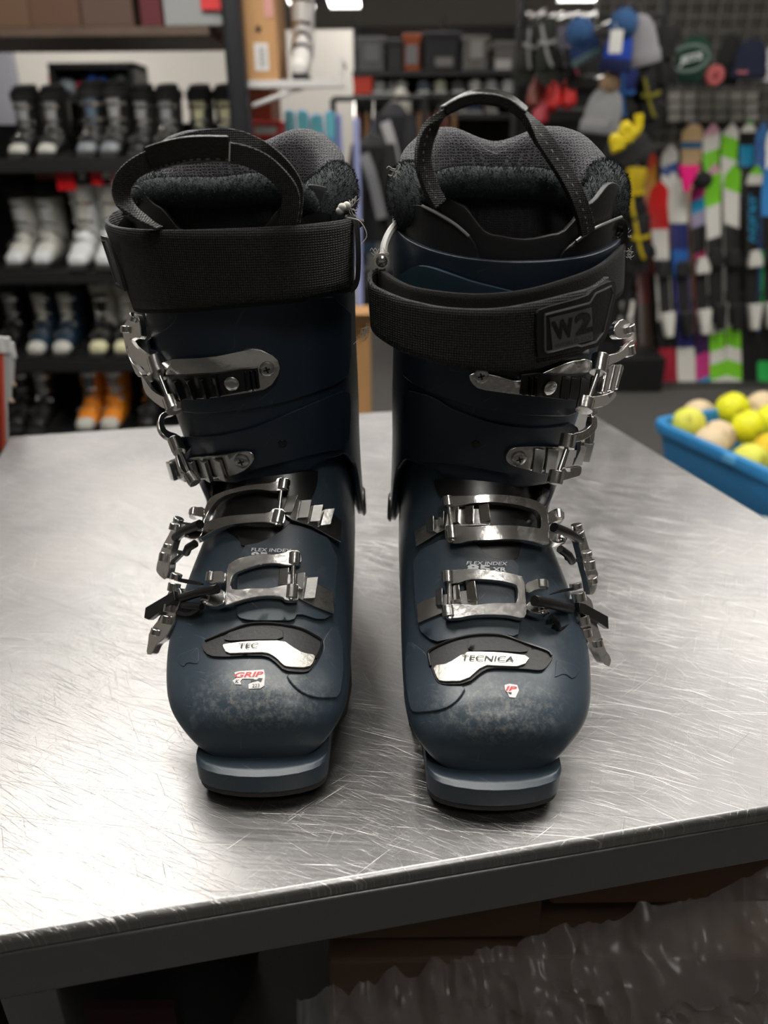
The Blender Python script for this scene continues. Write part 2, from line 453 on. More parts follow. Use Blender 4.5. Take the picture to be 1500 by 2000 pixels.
def ribbon(pts, wd, width, thick, k=6):
    """flat webbing swept along pts, wd = width directions"""
    P = smooth_path(pts, k); Wd = smooth_path(wd, k); V = []; n = len(P)
    for i in range(n):
        t = (P[min(i+1, n-1)]-P[max(i-1, 0)]).normalized(); w = Wd[i]-t*Wd[i].dot(t); w.normalize(); h = t.cross(w)
        for a, b in ((-1, -1), (1, -1), (1, 1), (-1, 1)): V.append(P[i]+w*a*width/2+h*b*thick/2)
    F = [(i*4+k, i*4+(k+1) % 4, i*4+4+(k+1) % 4, i*4+4+k) for i in range(n-1) for k in range(4)]
    F += [(0, 1, 2, 3), tuple(4*n-4+j for j in (3, 2, 1, 0))]
    return V, F
def fuzz(V, F, n, ln, seed=1):
    """short fibres standing on a surface, appended to its mesh"""
    rr = random.Random(seed); ar = []; V = [Vector(v) for v in V]
    for f in F:
        a = (V[f[1]]-V[f[0]]).cross(V[f[2]]-V[f[0]]).length; ar.append(a)
    c = Vector(); 
    for v in V: c += v
    c /= len(V); out = list(V); of = list(F)
    pick = rr.choices(range(len(F)), weights=ar, k=n)
    for i in pick:
        f = F[i]; a, b = rr.random(), rr.random()
        p = V[f[0]].lerp(V[f[1]], a).lerp(V[f[3 % len(f)]].lerp(V[f[2]], a), b) if len(f) == 4 else V[f[0]].lerp(V[f[1]], a).lerp(V[f[2]], b)
        nn = (V[f[1]]-V[f[0]]).cross(V[f[2]]-V[f[0]])
        if nn.length < 1e-14: continue
        nn.normalize()
        dr = Vector((rr.uniform(-1, 1), rr.uniform(-1, 1), rr.uniform(-1, 1)))
        for sg in (1, -1):
            d = (nn*sg*1.0+dr*.9).normalized()*ln*rr.uniform(.5, 1.2)
            w = d.cross(Vector((.3, .5, .8))).normalized()*.00016
            k = len(out); out += [p-w, p+w, p+d]; of.append((k, k+1, k+2))
    return out, of
# table first
STEEL = steel_mat()
corner = lambda px, py: onz(px, py, TZ)
TB = corner(16, 852); TC = corner(1114, 782)
F0 = corner(0, 1838); F1 = corner(1500, 1582)
fd = (F1-F0).normalized()
TD = F1+fd*.35; TA = F0-fd*.25
# sides run on to the front corners
rd = (corner(1462, 990)-corner(1196, 831)).normalized()
def xing(p, d, q, e):
    # intersection of two lines in the plane
    k = ((q.x-p.x)*e.y-(q.y-p.y)*e.x)/(d.x*e.y-d.y*e.x); return p+d*k
PR = xing(corner(1196, 831), rd, F0, fd); PL = xing(TB, rd, F0, fd)
TCc = xing(corner(1196, 831), rd, TB, (corner(740, 804)-TB).normalized())
def table():
    root = empty('steel_table', ((PL.x+PR.x)/2, (PL.y+TCc.y)/2, 0), 'scratched stainless steel work table under the pair of ski boots', 'table')
    top = [PL, PR, TCc, TB]; cen = sum(top, Vector())/4
    g = G(); th = .010
    V = [Vector(p) for p in top]; e = .004
    g.prism(V, (0, 0, -th))
    mk('tabletop', g.V, g.F, STEEL, root, bevel=.003, smooth=True)
    g = G(); k = .0012; P = [p+(cen-p).normalized()*k for p in V]; g.prism([q-Vector((0, 0, th+.0002)) for q in P], (0, 0, -.030)); g.mk('apron', M((.26, .255, .265), .42, 1., bump=.15, scale=90, var=.1), root, bevel=.0015)
    th = .040
    for p in top:
        d = (cen-p); d.z = 0; q = p+d.normalized()*.07
        g = G(); g.tube([Vector((q.x, q.y, 0)), Vector((q.x, q.y, TZ-th))], .02, 16); g.mk('leg', M((.05, .05, .052), .5, .6), root)
    return root
table()
# ------------------------------------------------------------------ shared materials
NAVY = shell_mat('navy_shell_plastic', (.033, .050, .067))
NAVY2 = shell_mat('navy_cuff_plastic', (.014, .023, .037), False)
CHROME = M((.80, .79, .77), .21, 1.0, bump=.12, scale=350, var=.12)
DCHROME = M((.52, .515, .50), .24, 1.0, bump=.1, scale=300)
DSTEEL = M((.16, .16, .165), .3, .8)
BLK = M((.006, .006, .007), .32)
BLKR = M((.014, .0135, .015), .5, bump=.15, scale=500)
GREYP = M((.020, .020, .025), .45)
RUB = M((.03, .029, .028), .75, bump=.3, scale=300)
WEB = weave_mat('black_webbing', (.0022, .0022, .0024), (.014, .0138, .0138), s=5200, strength=.9, rough=.7)
LOOPW = weave_mat('loop_webbing', (.004, .004, .004), (.06, .06, .06), s=6500, strength=1., rough=.55)
VELC = M((.010, .010, .010), .95, bump=1., scale=1800, var=.6)
MESH = weave_mat('spacer_mesh', (.005, .005, .008), (.082, .08, .094), s=620, strength=1., voro=True, rough=.75)
KNIT = weave_mat('knit_lining', (.004, .005, .006), (.014, .016, .018), s=900, strength=.6, voro=True, rough=.9)
FUR = M((.026, .033, .037), .95, bump=1., scale=1400, var=.7)
THREAD = M((.55, .54, .50), .8)
WHITE_PRINT = M((.62, .64, .66), .5)
MPRINT = M((.02, .02, .02), .5)
STK = M((.72, .71, .70), .45, var=.1, scale=900); REDP = M((.62, .02, .03), .45)
TRIMM = M((.50, .485, .44), .40, 1.0, bump=.22, scale=420, var=.16)
LOGOP = M((.010, .010, .011), .35, bump=.3, scale=900); LOGOL = M((.085, .085, .088), .3)

def interp(tab, x):
    for (a, b), (c, d) in zip(tab, tab[1:]):
        if x <= c: 
            f = (x-a)/(c-a); f = f*f*(3-2*f); return b+(d-b)*f
    return tab[-1][1]
def cyl(g, f, a, b, r, lift, m=0, n=14):
    g.tube([f.P(a[0], a[1], lift), f.P(b[0], b[1], lift)], r, n, m)
def disc(g, f, c, rpx, lift, h, m=0, dome=True, recess=False):
    """round rivet or screw head facing along the local normal"""
    p = f.P(c[0], c[1], lift) if isinstance(f, Field) else None
    if p is None: q, n, _ = hit(f, c[0], c[1]); p = q+n*lift
    else: n = f.N(c[0], c[1])
    r = rpx*(p-CP).length/FPX*1.0
    pts = [p, p+n*h*.6, p+n*h*.9, p+n*h]
    g.tube(pts, [r, r, r*.8, r*.45] if dome else [r, r, r*.97, r*.92], 18, m)
    return p, n, r
def screw(name, f, c, rpx, lift, par):
    g = G(); p, n, r = disc(g, f, c, rpx, lift, .0016, 0)
    o = g.mk(name, DCHROME, par)
    k = G(); u = n.cross(Vector((0, 0, 1))).normalized(); w = n.cross(u)
    for d in (u+w*.3, w-u*.3):
        e = d.normalized().cross(n); a = p+n*.00155; d = d.normalized()
        k.prism([a-d*r*.45-e*r*.1, a+d*r*.45-e*r*.1, a+d*r*.45+e*r*.1, a-d*r*.45+e*r*.1], n*.0003)
    for q in k.V: pass
    ORG_ = k.mk('screw_slot', BLK, o, smooth=False)
def strip(name, cols, mat, par, thick, k=5, rows=8, bulge=0.0, extra=None):
    """band between a top and a bottom pixel line: cols (xt,yt,xb,yb,Y)"""
    T = smooth_path([at(c[0], c[1], c[4]) for c in cols], k); Bm = smooth_path([at(c[2], c[3], c[4]) for c in cols], k)
    n = len(T); V = []
    for i in range(n):
        for j in range(rows+1): V.append(T[i].lerp(Bm[i], j/rows))
    F = [(i*(rows+1)+j, i*(rows+1)+j+1, (i+1)*(rows+1)+j+1, (i+1)*(rows+1)+j) for i in range(n-1) for j in range(rows)]
    o = mk(name, V, F, mat, par, fix=Vector((0, -1, 0)), solid=thick)
    return o, V, F

def boot_base(s, X0, Y0, label):
    root = empty('ski_boot', (X0, Y0, TZ), label, 'ski boot', 'pair of navy ski boots on the steel table')
    W = lambda v: Vector((X0+s*v.x, Y0+v.y, TZ+v.z))
    low = Surf([
        (.0105, .042, .0105, .031, .014, 0, 2.6, .1), (.0125, .051, .0125, .0215, .028, -.0005, 2.8, .1), (.020, .059, .016, .016, .038, -.001, 2.5, .28),
        (.034, .0655, .029, .016, .0470, -.003, 2.15, .52), (.053, .0735, .052, .015, .0515, -.0055, 2.1, .58), (.075, .088, .080, .015, .0530, -.0065, 2.15, .52),
        (.097, .1075, .120, .015, .0505, -.004, 2.3, .4), (.116, .126, .170, .015, .0475, -.001, 2.3, .2), (.130, .144, .230, .018, .0450, .001, 2.2, .15),
        (.138, .165, .272, .030, .0445, .000, 2.2, .1), (.141, .185, .283, .070, .0460, -.004, 2.2, .05), (.140, .205, .281, .120, .0490, -.008, 2.2, .02), (.136, .225, .278, .17, .051, -.011, 2.2, 0)], W)
    V, F, m = low.grid(110, 110)
    F2 = F+[tuple(range(m))]
    shell = mk('lower_shell', V, F2, NAVY, root)
    # sole: toe lug in shell plastic, rubber walking sole, heel
    st = [(0, .0345), (.003, .0348), (.008, .0350), (.03, .0352), (.055, .036), (.075, .043), (.10, .045), (.13, .041), (.17, .034), (.21, .033), (.25, .036), (.275, .034), (.288, .024)]
    def slab(y0, y1, zt, zb, sc=1.0, n=40):
        V = []; ys = [y0+(y1-y0)*(i/n)**1.4 for i in range(n+1)]
        for y in ys:
            w = interp(st, max(0, y-y0 if y0 < .01 else y))*sc if y < .29 else .02
            bow = .0
            for xx in (-1, -.965, -.9, -.8, -.6, -.3, 0, .3, .6, .8, .9, .965, 1):
                yy = y+(.0085*abs(xx)**2.4+.0045*abs(xx)**16)*max(0, 1-y/.06)
                for z in (zt(y), zb(y)): V.append(W(Vector((xx*w, yy, z))))
        q = 26; F = []
        for i in range(n):
            for k in range(12):
                a = i*q+2*k; F.append((a, a+2, a+2+q, a+q)); F.append((a+1, a+1+q, a+3+q, a+3))
            F.append((i*q, i*q+q, i*q+q+1, i*q+1)); F.append((i*q+24, i*q+25, i*q+q+25, i*q+q+24))
        for b in (0, n*q):
            for k in range(12): F.append((b+2*k, b+2*k+1, b+2*k+3, b+2*k+2))
        return V, F
    v, f = slab(0, .07, lambda y: .0232-.0015*max(0, 1-y/.004)+.012*max(0, (y-.02)/.05), lambda y: .0110)
    mk('toe_lug', v, f, NAVY, root, bevel=.0012)
    v, f = slab(.0015, .287, lambda y: .0118+(.012*max(0, min(1, (y-.06)/.05))), lambda y: max(0, .0062*(1-y/.055)) if y < .055 else 0, .985)
    so = mk('rubber_sole', v, f, RUB, root, bevel=.0006)
    return root, W, low, (V, F), shell

CUFF_ROWS = [(.132, .100, .262, .045, .0515, -.001, 2.2, 0), (.128, .125, .263, .080, .0535, -.004, 2.2, 0), (.1225, .150, .263, .12, .0550, -.0065, 2.2, 0), (.118, .175, .263, .16, .0575, -.009, 2.2, 0),
             (.115, .200, .264, .205, .0598, -.012, 2.2, 0), (.112, .230, .267, .25, .0620, -.0142, 2.2, 0), (.109, .262, .270, .290, .0635, -.0155, 2.2, 0)]
LIN_ROWS = [(.120, .20, .258, .20, .0545, -.012, 2.2, 0), (.117, .24, .258, .25, .0580, -.0142, 2.2, 0), (.1145, .27, .258, .285, .0592, -.0155, 2.2, 0), (.1135, .30, .256, .312, .0600, -.0162, 2.2, 0)]
BOT = [(-3.15, 1.0), (-2.2, .8), (-1.6, .25), (-1.25, 1.15), (-.9, 1.32), (-.3, 1.3), (0, 1.38), (.4, 1.6), (.75, 1.85), (1.0, 1.88), (1.22, 1.6), (1.5, .3), (1.75, .2), (2.3, .8), (3.15, 1.0)]

def boot_cuff(root, W, low, lowVF):
    cf = Surf(CUFF_ROWS, W)
    b0 = lambda p: interp(BOT, math.atan2(math.sin(p), math.cos(p)))
    V, F, m = cf.grid(50, 120, b0, lambda p: 6, off=.0015)
    cu = mk('cuff', V, F, NAVY2, root, fix='open', solid=.0038, bevel=.0006)
    lv = Surf(LIN_ROWS, W)
    def lt(p):
        p = abs(math.atan2(math.sin(p), math.cos(p)))
        return interp([(0, 2.06), (.25, 2.12), (.55, 2.5), (.8, 2.75), (1.2, 2.6), (3.15, 2.7)], p)
    V2, F2, m = lv.grid(26, 100, lambda p: 0, lt)
    li = mk('liner', V2, F2, BLKR, root, fix='open', solid=.003, bevel=.0006)
    hinge = []
    for sg in (-1, 1):
        g = G(); c = cf.P(.55, sg*1.62, .0005); n = (cf.P(.55, sg*1.62, .01)-cf.P(.55, sg*1.62, 0)).normalized()
        g.tube([c, c+n*.0015, c+n*.0028], [.0105, .0105, .0085], 22); o = g.mk('hinge_rivet', DSTEEL, root)
    return cf, (V, F), lv, (V2, F2), cu, li

def boot_padding(root, W, s, rollpx, mesh_peaks):
    # spacer mesh heel pad: thick rounded wall around the back of the ankle opening
    cy, rx, ry, cx = .190, .0505, .046, -.0148
    V = []; n = 70; q = 18; a0, a1 = 1.12, 2*math.pi-1.12
    for i in range(n+1):
        ph = a0+(a1-a0)*i/n; r = abs(ph-math.pi)
        zt = .3185+.0065*math.exp(-((r-.62)/.38)**2)-.002*math.exp(-(r/.3)**2)
        zt -= .034*max(0, (r-.95)/1.08)**1.6
        th = .0095 if r < 1.5 else .0095-.003*(r-1.5)/.6
        d = Vector((math.sin(ph), -math.cos(ph), 0))
        c = Vector((cx+rx*math.sin(ph), cy-ry*math.cos(ph), 0))
        for k in range(q):
            t = k/(q-1)
            # profile goes up the inside, over the top, down the outside
            if t < .35: o, z = -1, .21+(zt-th-.21)*t/.35
            elif t < .65:
                a = math.pi*(t-.35)/.3; o = -math.cos(a); z = zt-th+th*math.sin(a)
            else: o, z = 1, zt-th-(zt-th-.21)*(t-.65)/.35
            lean = (.0025 if z > .27 else 0)
            V.append(W(c+d*(o*th+lean*(z-.27)*30)+Vector((0, 0, z))))
    F = [(i*q+k, i*q+k+1, (i+1)*q+k+1, (i+1)*q+k) for i in range(n) for k in range(q-1)]+[tuple(range(q)), tuple(n*q+k for k in range(q))]
    mk('mesh_heel_pad', V, F, MESH, root)
    # fleece pads either side of the opening
    for sg in (-1, 1):
        P = []; R = []
        for i in range(13):
            ph = (.72+i/12*1.15); P.append(W(Vector((cx+sg*.0555*math.sin(ph), .186-.056*math.cos(ph), .281+.012*i/12-(.006 if i == 0 else 0))))); R.append([.006, .0095, .0115, .0125, .013, .013, .013, .0128, .0125, .012, .011, .009, .004][i])
        g = G(); g.tube(P, R, 20)
        vv = []
        for v in g.V: vv.append(Vector((v.x, v.y, (v.z-(TZ+.285))*1.28+TZ+.285)))
        v, f = fuzz(vv, [x for x in g.F if len(x) == 4], 5200, .0024, 3+sg)
        f = f+[x for x in g.F if len(x) != 4]
        mk('fleece_pad', v, f, FUR, root, fix=None)
    # tongue: padded roll and knit panel
    P = smooth_path([at(x, y, Y) for x, y, Y in rollpx], 5); n = len(P)
    R = [.0072*(1-.55*abs(2*i/(n-1)-1)**6) for i in range(n)]
    g = G(); g.tube(P, R, 18)
    v, f = fuzz(g.V, [x for x in g.F if len(x) == 4], 5200, .0021, 11)
    tg = mk('tongue', *tongue_panel(P), KNIT, root, fix='closed')
    mk('fleece_roll', v, f+[x for x in g.F if len(x) != 4], FUR, tg, fix=None)
    return tg
def tongue_panel(P):
    V = []; m = 10
    for p in P:
        for j in range(m):
            t = j/(m-1); V.append(p+Vector((0, .001-.004*math.sin(t*2.2)+.004*t, -(p.z-(TZ+.250))*t)))
        for j in range(m):
            t = 1-j/(m-1); V.append(p+Vector((0, .006+.001-.004*math.sin(t*2.2)+.004*t, -(p.z-(TZ+.250))*t)))
    q = 2*m; n = len(P)
    F = [(i*q+k, i*q+(k+1) % q, (i+1)*q+(k+1) % q, (i+1)*q+k) for i in range(n-1) for k in range(q)]
    F += [tuple(range(q)), tuple((n-1)*q+k for k in range(q))]
    return V, F

def buckle(root, label, fr, f, frame, knobs, pin, lugs, rivets, ladder, teeth, rods, links, lever, lknobs, spacer=None, lf=None, dark=False, lift=.0034):
    b = G(); CH_ = CHROME if not dark else DCHROME
    plate(b, frame, f, lift, .0036, 12, 1)
    for a, c, r in knobs: cyl(b, f, a, c, r, lift+.0022)
    for l in lugs: plate(b, l, f, lift-.001, .005, 12, 1)
    B = b.mk('buckle', CH_, root, bevel=.0004)
    if label: B['label'] = label
    g = G(); cyl(g, f, pin[0], pin[1], .0013, lift+.0022); g.mk('pin', CHROME, B)
    g = G()
    for c in rivets: disc(g, f, c, 4.2, lift+.0034 if False else lift+.0040, .0009)
    if rivets: g.mk('rivet_head', DCHROME, B)
    g = G(); plate(g, ladder, f, .0008, .0016, 14, 0)
    for t in teeth:
        (x0, y0), (x1, y1), w = t
        g2 = [(x0-w*.5, y0), (x0+w*.5, y0+1), (x1+w*.5, y1+1), (x1-w*.5, y1)]
        A = [f.P(*g2[0], .002), f.P(*g2[1], .002), f.P(*g2[2], .002), f.P(*g2[3], .002)]
        nn = f.N((x0+x1)/2, (y0+y1)/2); up = [A[0]+nn*.0022, A[1]+nn*.0046, A[2]+nn*.0046, A[3]+nn*.0022]
        g.add(A+up, [(0, 1, 2, 3), (4, 5, 6, 7), (0, 1, 5, 4), (1, 2, 6, 5), (2, 3, 7, 6), (3, 0, 4, 7)])
    g.mk('ladder', DCHROME, B, bevel=.0003, smooth=True)
    L = lf or f; g = G()
    for a, c, r in rods: g.tube([L.P(a[0], a[1], .004), L.P((a[0]+c[0])/2, (a[1]+c[1])/2, .0055), L.P(c[0], c[1], .004)], r, 10)
    for l in links: plate(g, l, L, .003, .0016, 12, 1)
    if rods or links: g.mk('linkage', BLK, B)
    g = G()
    if lever:
        plate(g, lever, L, .0005, .0042, 10, 1)
        for a, c, r in lknobs: cyl(g, L, a, c, r, .0045)
        g.mk('lever', CH_, B, bevel=.0004)
    if spacer:
        g = G(); plate(g, spacer, L, .0046, .0035, 12, 0); g.mk('spacer_block', BLK, B, bevel=.0003)
    return B
def cuff_buckle(root, f, base, bmat, ladder, lmat, teeth, arms, knobs, pin, scr, rivet, lever, lknobs, lf):
    g = G(); plate(g, base, f, .0008, .0014, 12, 1)
    for k in range(0): pass
    B = g.mk('buckle', bmat, root, bevel=.0005)
    if ladder:
        g = G(); plate(g, ladder, f, .0022, .0012, 14, 0)
    else: g = G()
    for (a, b, w) in teeth:
        A = [f.P(a[0]-w/2, a[1], .0028), f.P(a[0]+w/2, a[1], .0028), f.P(b[0]+w/2, b[1], .0028), f.P(b[0]-w/2, b[1], .0028)]
        nn = f.N(*a); up = [A[0]+nn*.001, A[1]+nn*.0032, A[2]+nn*.0032, A[3]+nn*.001]
        g.add(A+up, [(0, 1, 2, 3), (4, 5, 6, 7), (0, 1, 5, 4), (1, 2, 6, 5), (2, 3, 7, 6), (3, 0, 4, 7)])
    g.mk('ladder', lmat, B, bevel=.0003)
    g = G()
    for a in arms: plate(g, a, lf, .0035, .0026, 9, 1)
    for a, b, r in knobs: cyl(g, lf, a, b, r, .0055)
    g.mk('bail', CHROME, B, bevel=.0004)
    g = G(); cyl(g, lf, pin[0], pin[1], .0013, .0062); g.mk('pin', DCHROME, B)
    if scr: screw('screw', f, scr, 14.5, .0024, B)
    if rivet: g = G(); disc(g, f, rivet, 14, .0036, .002); g.mk('rivet', CHROME, B)
    if lever:
        g = G()
        for l in lever: plate(g, l, lf, .0005, .004, 9, 1)
        for a, b, r in lknobs: cyl(g, lf, a, b, r, .004)
        g.mk('lever', CHROME, B, bevel=.0004)
    return B
def on(k, *pts): return k(*pts)

# ================================================================== LEFT-HAND BOOT IN THE PHOTO
def left_boot():
    root, W, low, lVF, shell = boot_base(1, -.0661, .2985, 'navy ski boot with its black power strap closed, beside the boot whose strap hangs open')
    cf, cVF, lv, nVF, cu, li = boot_cuff(root, W, low, lVF)
    bvS = bvh_of(lVF); bvC = bvh_of(cVF); bvA = bvh_of(lVF, cVF); bvN = bvh_of(nVF)
    K_ = KC
    g = G(); plate(g, K_((200, 320), (185, 255), (215, 225), (290, 190), (345, 140), (365, 60), (365, 10), (900, 0), (1352, 0), (1352, 445), (1280, 500), (1180, 545), (950, 620), (700, 660), (420, 680), (330, 620), (240, 480)), bvC, .0002, .0016, 14, 1)
    g.mk('upper_cuff_overlap', NAVY2, root, bevel=.0006)
    g = G(); plate(g, K_((345, 835), (370, 812), (560, 815), (760, 775), (900, 720), (1060, 650), (1180, 600), (1340, 540), (1352, 640), (1340, 880), (1180, 905), (900, 975), (640, 1045), (500, 1062), (400, 1050), (350, 900)), bvC, .0002, .0016, 14, 1)
    g.mk('lower_cuff_overlap', NAVY2, root, bevel=.0006)
    g = G(); disc(g, bvC, K_((963, 850))[0], 8.5, .0018, .0005, dome=False); g.mk('cuff_hole', BLK, root)
    # instep
    g = G(); plate(g, KA((440, 60), (700, 50), (1130, -30), (1120, 120), (1060, 220), (900, 400), (780, 470), (640, 500), (630, 440), (520, 380), (470, 200)), bvS, .0003, .0012, 14, 1)
    g.mk('instep_gaiter', BLK, root)
    g = G(); plate(g, KA((640, 500), (780, 470), (900, 400), (960, 340), (1250, 470), (1230, 940), (1150, 985), (1000, 935), (975, 985), (860, 985), (700, 985), (620, 965), (612, 900), (622, 700)), bvS, .0003, .0022, 14, 1)
    fl = g.mk('instep_overlap', NAVY, root, bevel=.0007)
    g = G(); plate(g, KE((920, 425), (1040, 425), (1090, 410), (1140, 340), (1180, 250), (1170, 185), (1260, 60), (1310, 200), (1315, 400), (1290, 585), (1180, 592), (1090, 580), (1010, 540), (950, 480)), bvS, .0002, .0014, 12, 1)
    g.mk('side_overlap', NAVY, root, bevel=.0006)
    fT = Field(KE((335, 230), (520, 130), (740, 65), (1010, 100), (1170, 190), (1130, 330), (1040, 415), (860, 350), (640, 295), (390, 300), (700, 200)), bvS)
    g = G(); plate(g, KE((335, 230), (370, 185), (520, 130), (640, 80), (740, 65), (860, 70), (1010, 100), (1110, 150), (1170, 190), (1165, 250), (1130, 330), (1085, 405), (1040, 418), (910, 405), (860, 355), (790, 300), (640, 298), (500, 308), (390, 300)), fT, .0006, .0012, 10, 1)
    tr = g.mk('toe_trim', BLKR, root, bevel=.0004)
    g = G(); Q = KE((370, 195), (520, 135), (640, 86), (740, 72), (860, 77), (1010, 107), (1105, 155), (1160, 195), (1158, 250), (1125, 325)); g.tube(smooth_path([fT.P(x, y, .0022) for x, y in Q], 4), .0008, 7); g.mk('trim_lip', BLK, tr)
    g = G(); plate(g, KE((150, 295), (300, 235), (315, 240), (318, 330), (300, 350), (240, 335), (205, 375)), bvS, .0001, .0004, 10, 1); g.mk('side_wedge', NAVY, root, bevel=.0005)
    g = G(); plate(g, KE((500, 205), (505, 150), (640, 105), (760, 90), (900, 120), (905, 195), (700, 195)), fT, .0018, .0010, 10, 1); g.mk('trim_tab', BLKR, tr, bevel=.0003)
    g = G(); plate(g, KE((485, 228), (520, 217), (700, 200), (905, 198), (960, 240), (1040, 287), (1125, 302), (1110, 350), (1075, 395), (930, 388), (900, 375), (850, 322), (790, 287), (640, 290), (520, 295)), fT, .0018, .0012, 9, 1)
    tp = g.mk('badge', TRIMM, tr, bevel=.0004)
    T = KE((606, 226), (738, 222), (603, 262)); v, f = text_on('TEC', T[0], T[1], T[2], fT, .0037, .01, .15); mk('badge_lettering', v, f, MPRINT, tp, fix=None, smooth=False)
    fS = Field(KE((560, 400), (770, 390), (760, 520), (560, 490), (660, 450)), bvS)
    g = G(); plate(g, KE((565, 408), (600, 398), (690, 393), (770, 388), (778, 430), (772, 500), (745, 518), (664, 521), (662, 490), (690, 478), (700, 452), (620, 452), (606, 470), (612, 492), (570, 490), (552, 465), (580, 447)), fS, .0002, .0003, 8, 0)
    st = g.mk('sticker', STK, root)
    T = KE((572, 410), (768, 402), (566, 446)); v, f = text_on('GRIP', T[0], T[1], T[2], fS, .0007, .02, .2); mk('sticker_lettering', v, f, REDP, st, fix=None, smooth=False)
    T = KE((690, 490), (740, 488), (689, 514)); v, f = text_on('223', T[0], T[1], T[2], fS, .0007, 0, 0); mk('sticker_number', v, f, MPRINT, st, fix=None, smooth=False)
    T = KE((572, 460), (600, 458), (570, 485)); v, f = text_on('K', T[0], T[1], T[2], fS, .0007, .02, .2); mk('sticker_number', v, f, MPRINT, st, fix=None, smooth=False)
    g = G(); plate(g, KE((680, 455), (720, 460), (735, 448), (762, 450), (750, 476), (725, 466), (700, 476), (680, 470)), fS, .0006, .0001, 6, 0); g.mk('sticker_mark', MPRINT, st)
    # print on the instep
    fI = Field(KA((710, 510), (960, 520), (700, 600), (900, 600), (830, 560)), bvS)
    T = KA((712, 514), (962, 522), (711, 536)); v, f = text_on('FLEX INDEX', T[0], T[1], T[2], fI, .0040, .012, .1); mk('flex_print', v, f, WHITE_PRINT, fl, fix=None, smooth=False)
    T = KA((710, 540), (815, 544), (708, 584)); v, f = text_on('85', T[0], T[1], T[2], fI, .0040, .04); mk('flex_number', v, f, WHITE_PRINT, fl, fix=None, smooth=False)
    # buckles on the foot
    lf1 = Field([(*p, Y) for p, Y in zip(KA((420, 740), (430, 900), (250, 690), (230, 900), (150, 1000), (90, 1180)), (.372, .362, .392, .378, .378, .376))], deg=1)
    f1 = Field(KA((440, 740), (440, 900), (580, 650), (560, 900), (760, 600), (760, 850), (960, 600), (960, 860), (1100, 740), (1080, 880), (1200, 860)), bvS, off=.0018)
    buckle(root, 'lowest chrome buckle over the toes', 0, f1,
        KA((560, 905), (572, 780), (580, 650), (620, 615), (700, 585), (790, 570), (860, 575), (925, 560), (935, 545), (1010, 545), (1018, 635), (935, 650), (860, 632), (780, 640), (690, 668), (625, 700), (605, 735), (597, 800), (640, 808), (740, 795), (840, 795), (905, 775), (990, 765), (1000, 860), (990, 885), (920, 885), (905, 862), (830, 850), (740, 860), (650, 885), (565, 922)),
        [(*KA((975, 562), (970, 638)), .0036), (*KA((962, 775), (955, 868)), .0036), (*KA((482, 690), (470, 755)), .003), (*KA((450, 825), (440, 890)), .0032)],
        KA((968, 640), (965, 775)), [KA((455, 760), (470, 690), (575, 685), (570, 765), (520, 765), (490, 775)), KA((425, 900), (432, 815), (560, 800), (570, 900), (500, 930), (440, 915))],
        KA((440, 900), (952, 872)), KA((885, 690), (1030, 680), (1120, 750), (1215, 800), (1225, 950), (1100, 900), (1010, 850), (885, 770)),
        [(*KA((915, 655), (905, 765)), 17), (*KA((1012, 685), (1000, 800)), 15), (*KA((1080, 715), (1060, 858)), 20)],
        [(*KA((520, 775), (290, 830)), .0026), (*KA((420, 890), (300, 880)), .002)], [KA((205, 705), (215, 695), (330, 710), (430, 735), (415, 750), (300, 735)), KA((180, 915), (250, 905), (330, 935), (400, 890), (415, 910), (340, 955), (240, 935))],
        KA((235, 760), (290, 770), (285, 850), (255, 930), (240, 1000), (190, 1090), (130, 1130), (100, 1200), (62, 1195), (75, 1110), (80, 1050), (150, 960), (170, 880), (200, 800)),
        [(*KA((262, 672), (250, 712)), .0034), (*KA((248, 735), (238, 790)), .0037), (*KA((220, 872), (212, 925)), .0038), (*KA((205, 945), (195, 1000)), .0038), (*KA((130, 1030), (120, 1070)), .0032)],
        KA((90, 895), (275, 790), (282, 850), (112, 975), (82, 962)), lf1)
    lf2 = Field([(*p, Y) for p, Y in zip(KA((400, 300), (340, 470), (260, 320), (180, 500), (150, 640), (170, 720)), (.408, .400, .430, .425, .418, .414))], deg=1)
    f2 = Field(KA((420, 470), (440, 290), (600, 180), (600, 400), (760, 130), (780, 340), (940, 90), (900, 350), (1060, 220), (1060, 340), (1180, 290), (1240, 450)), bvS, off=.0012)
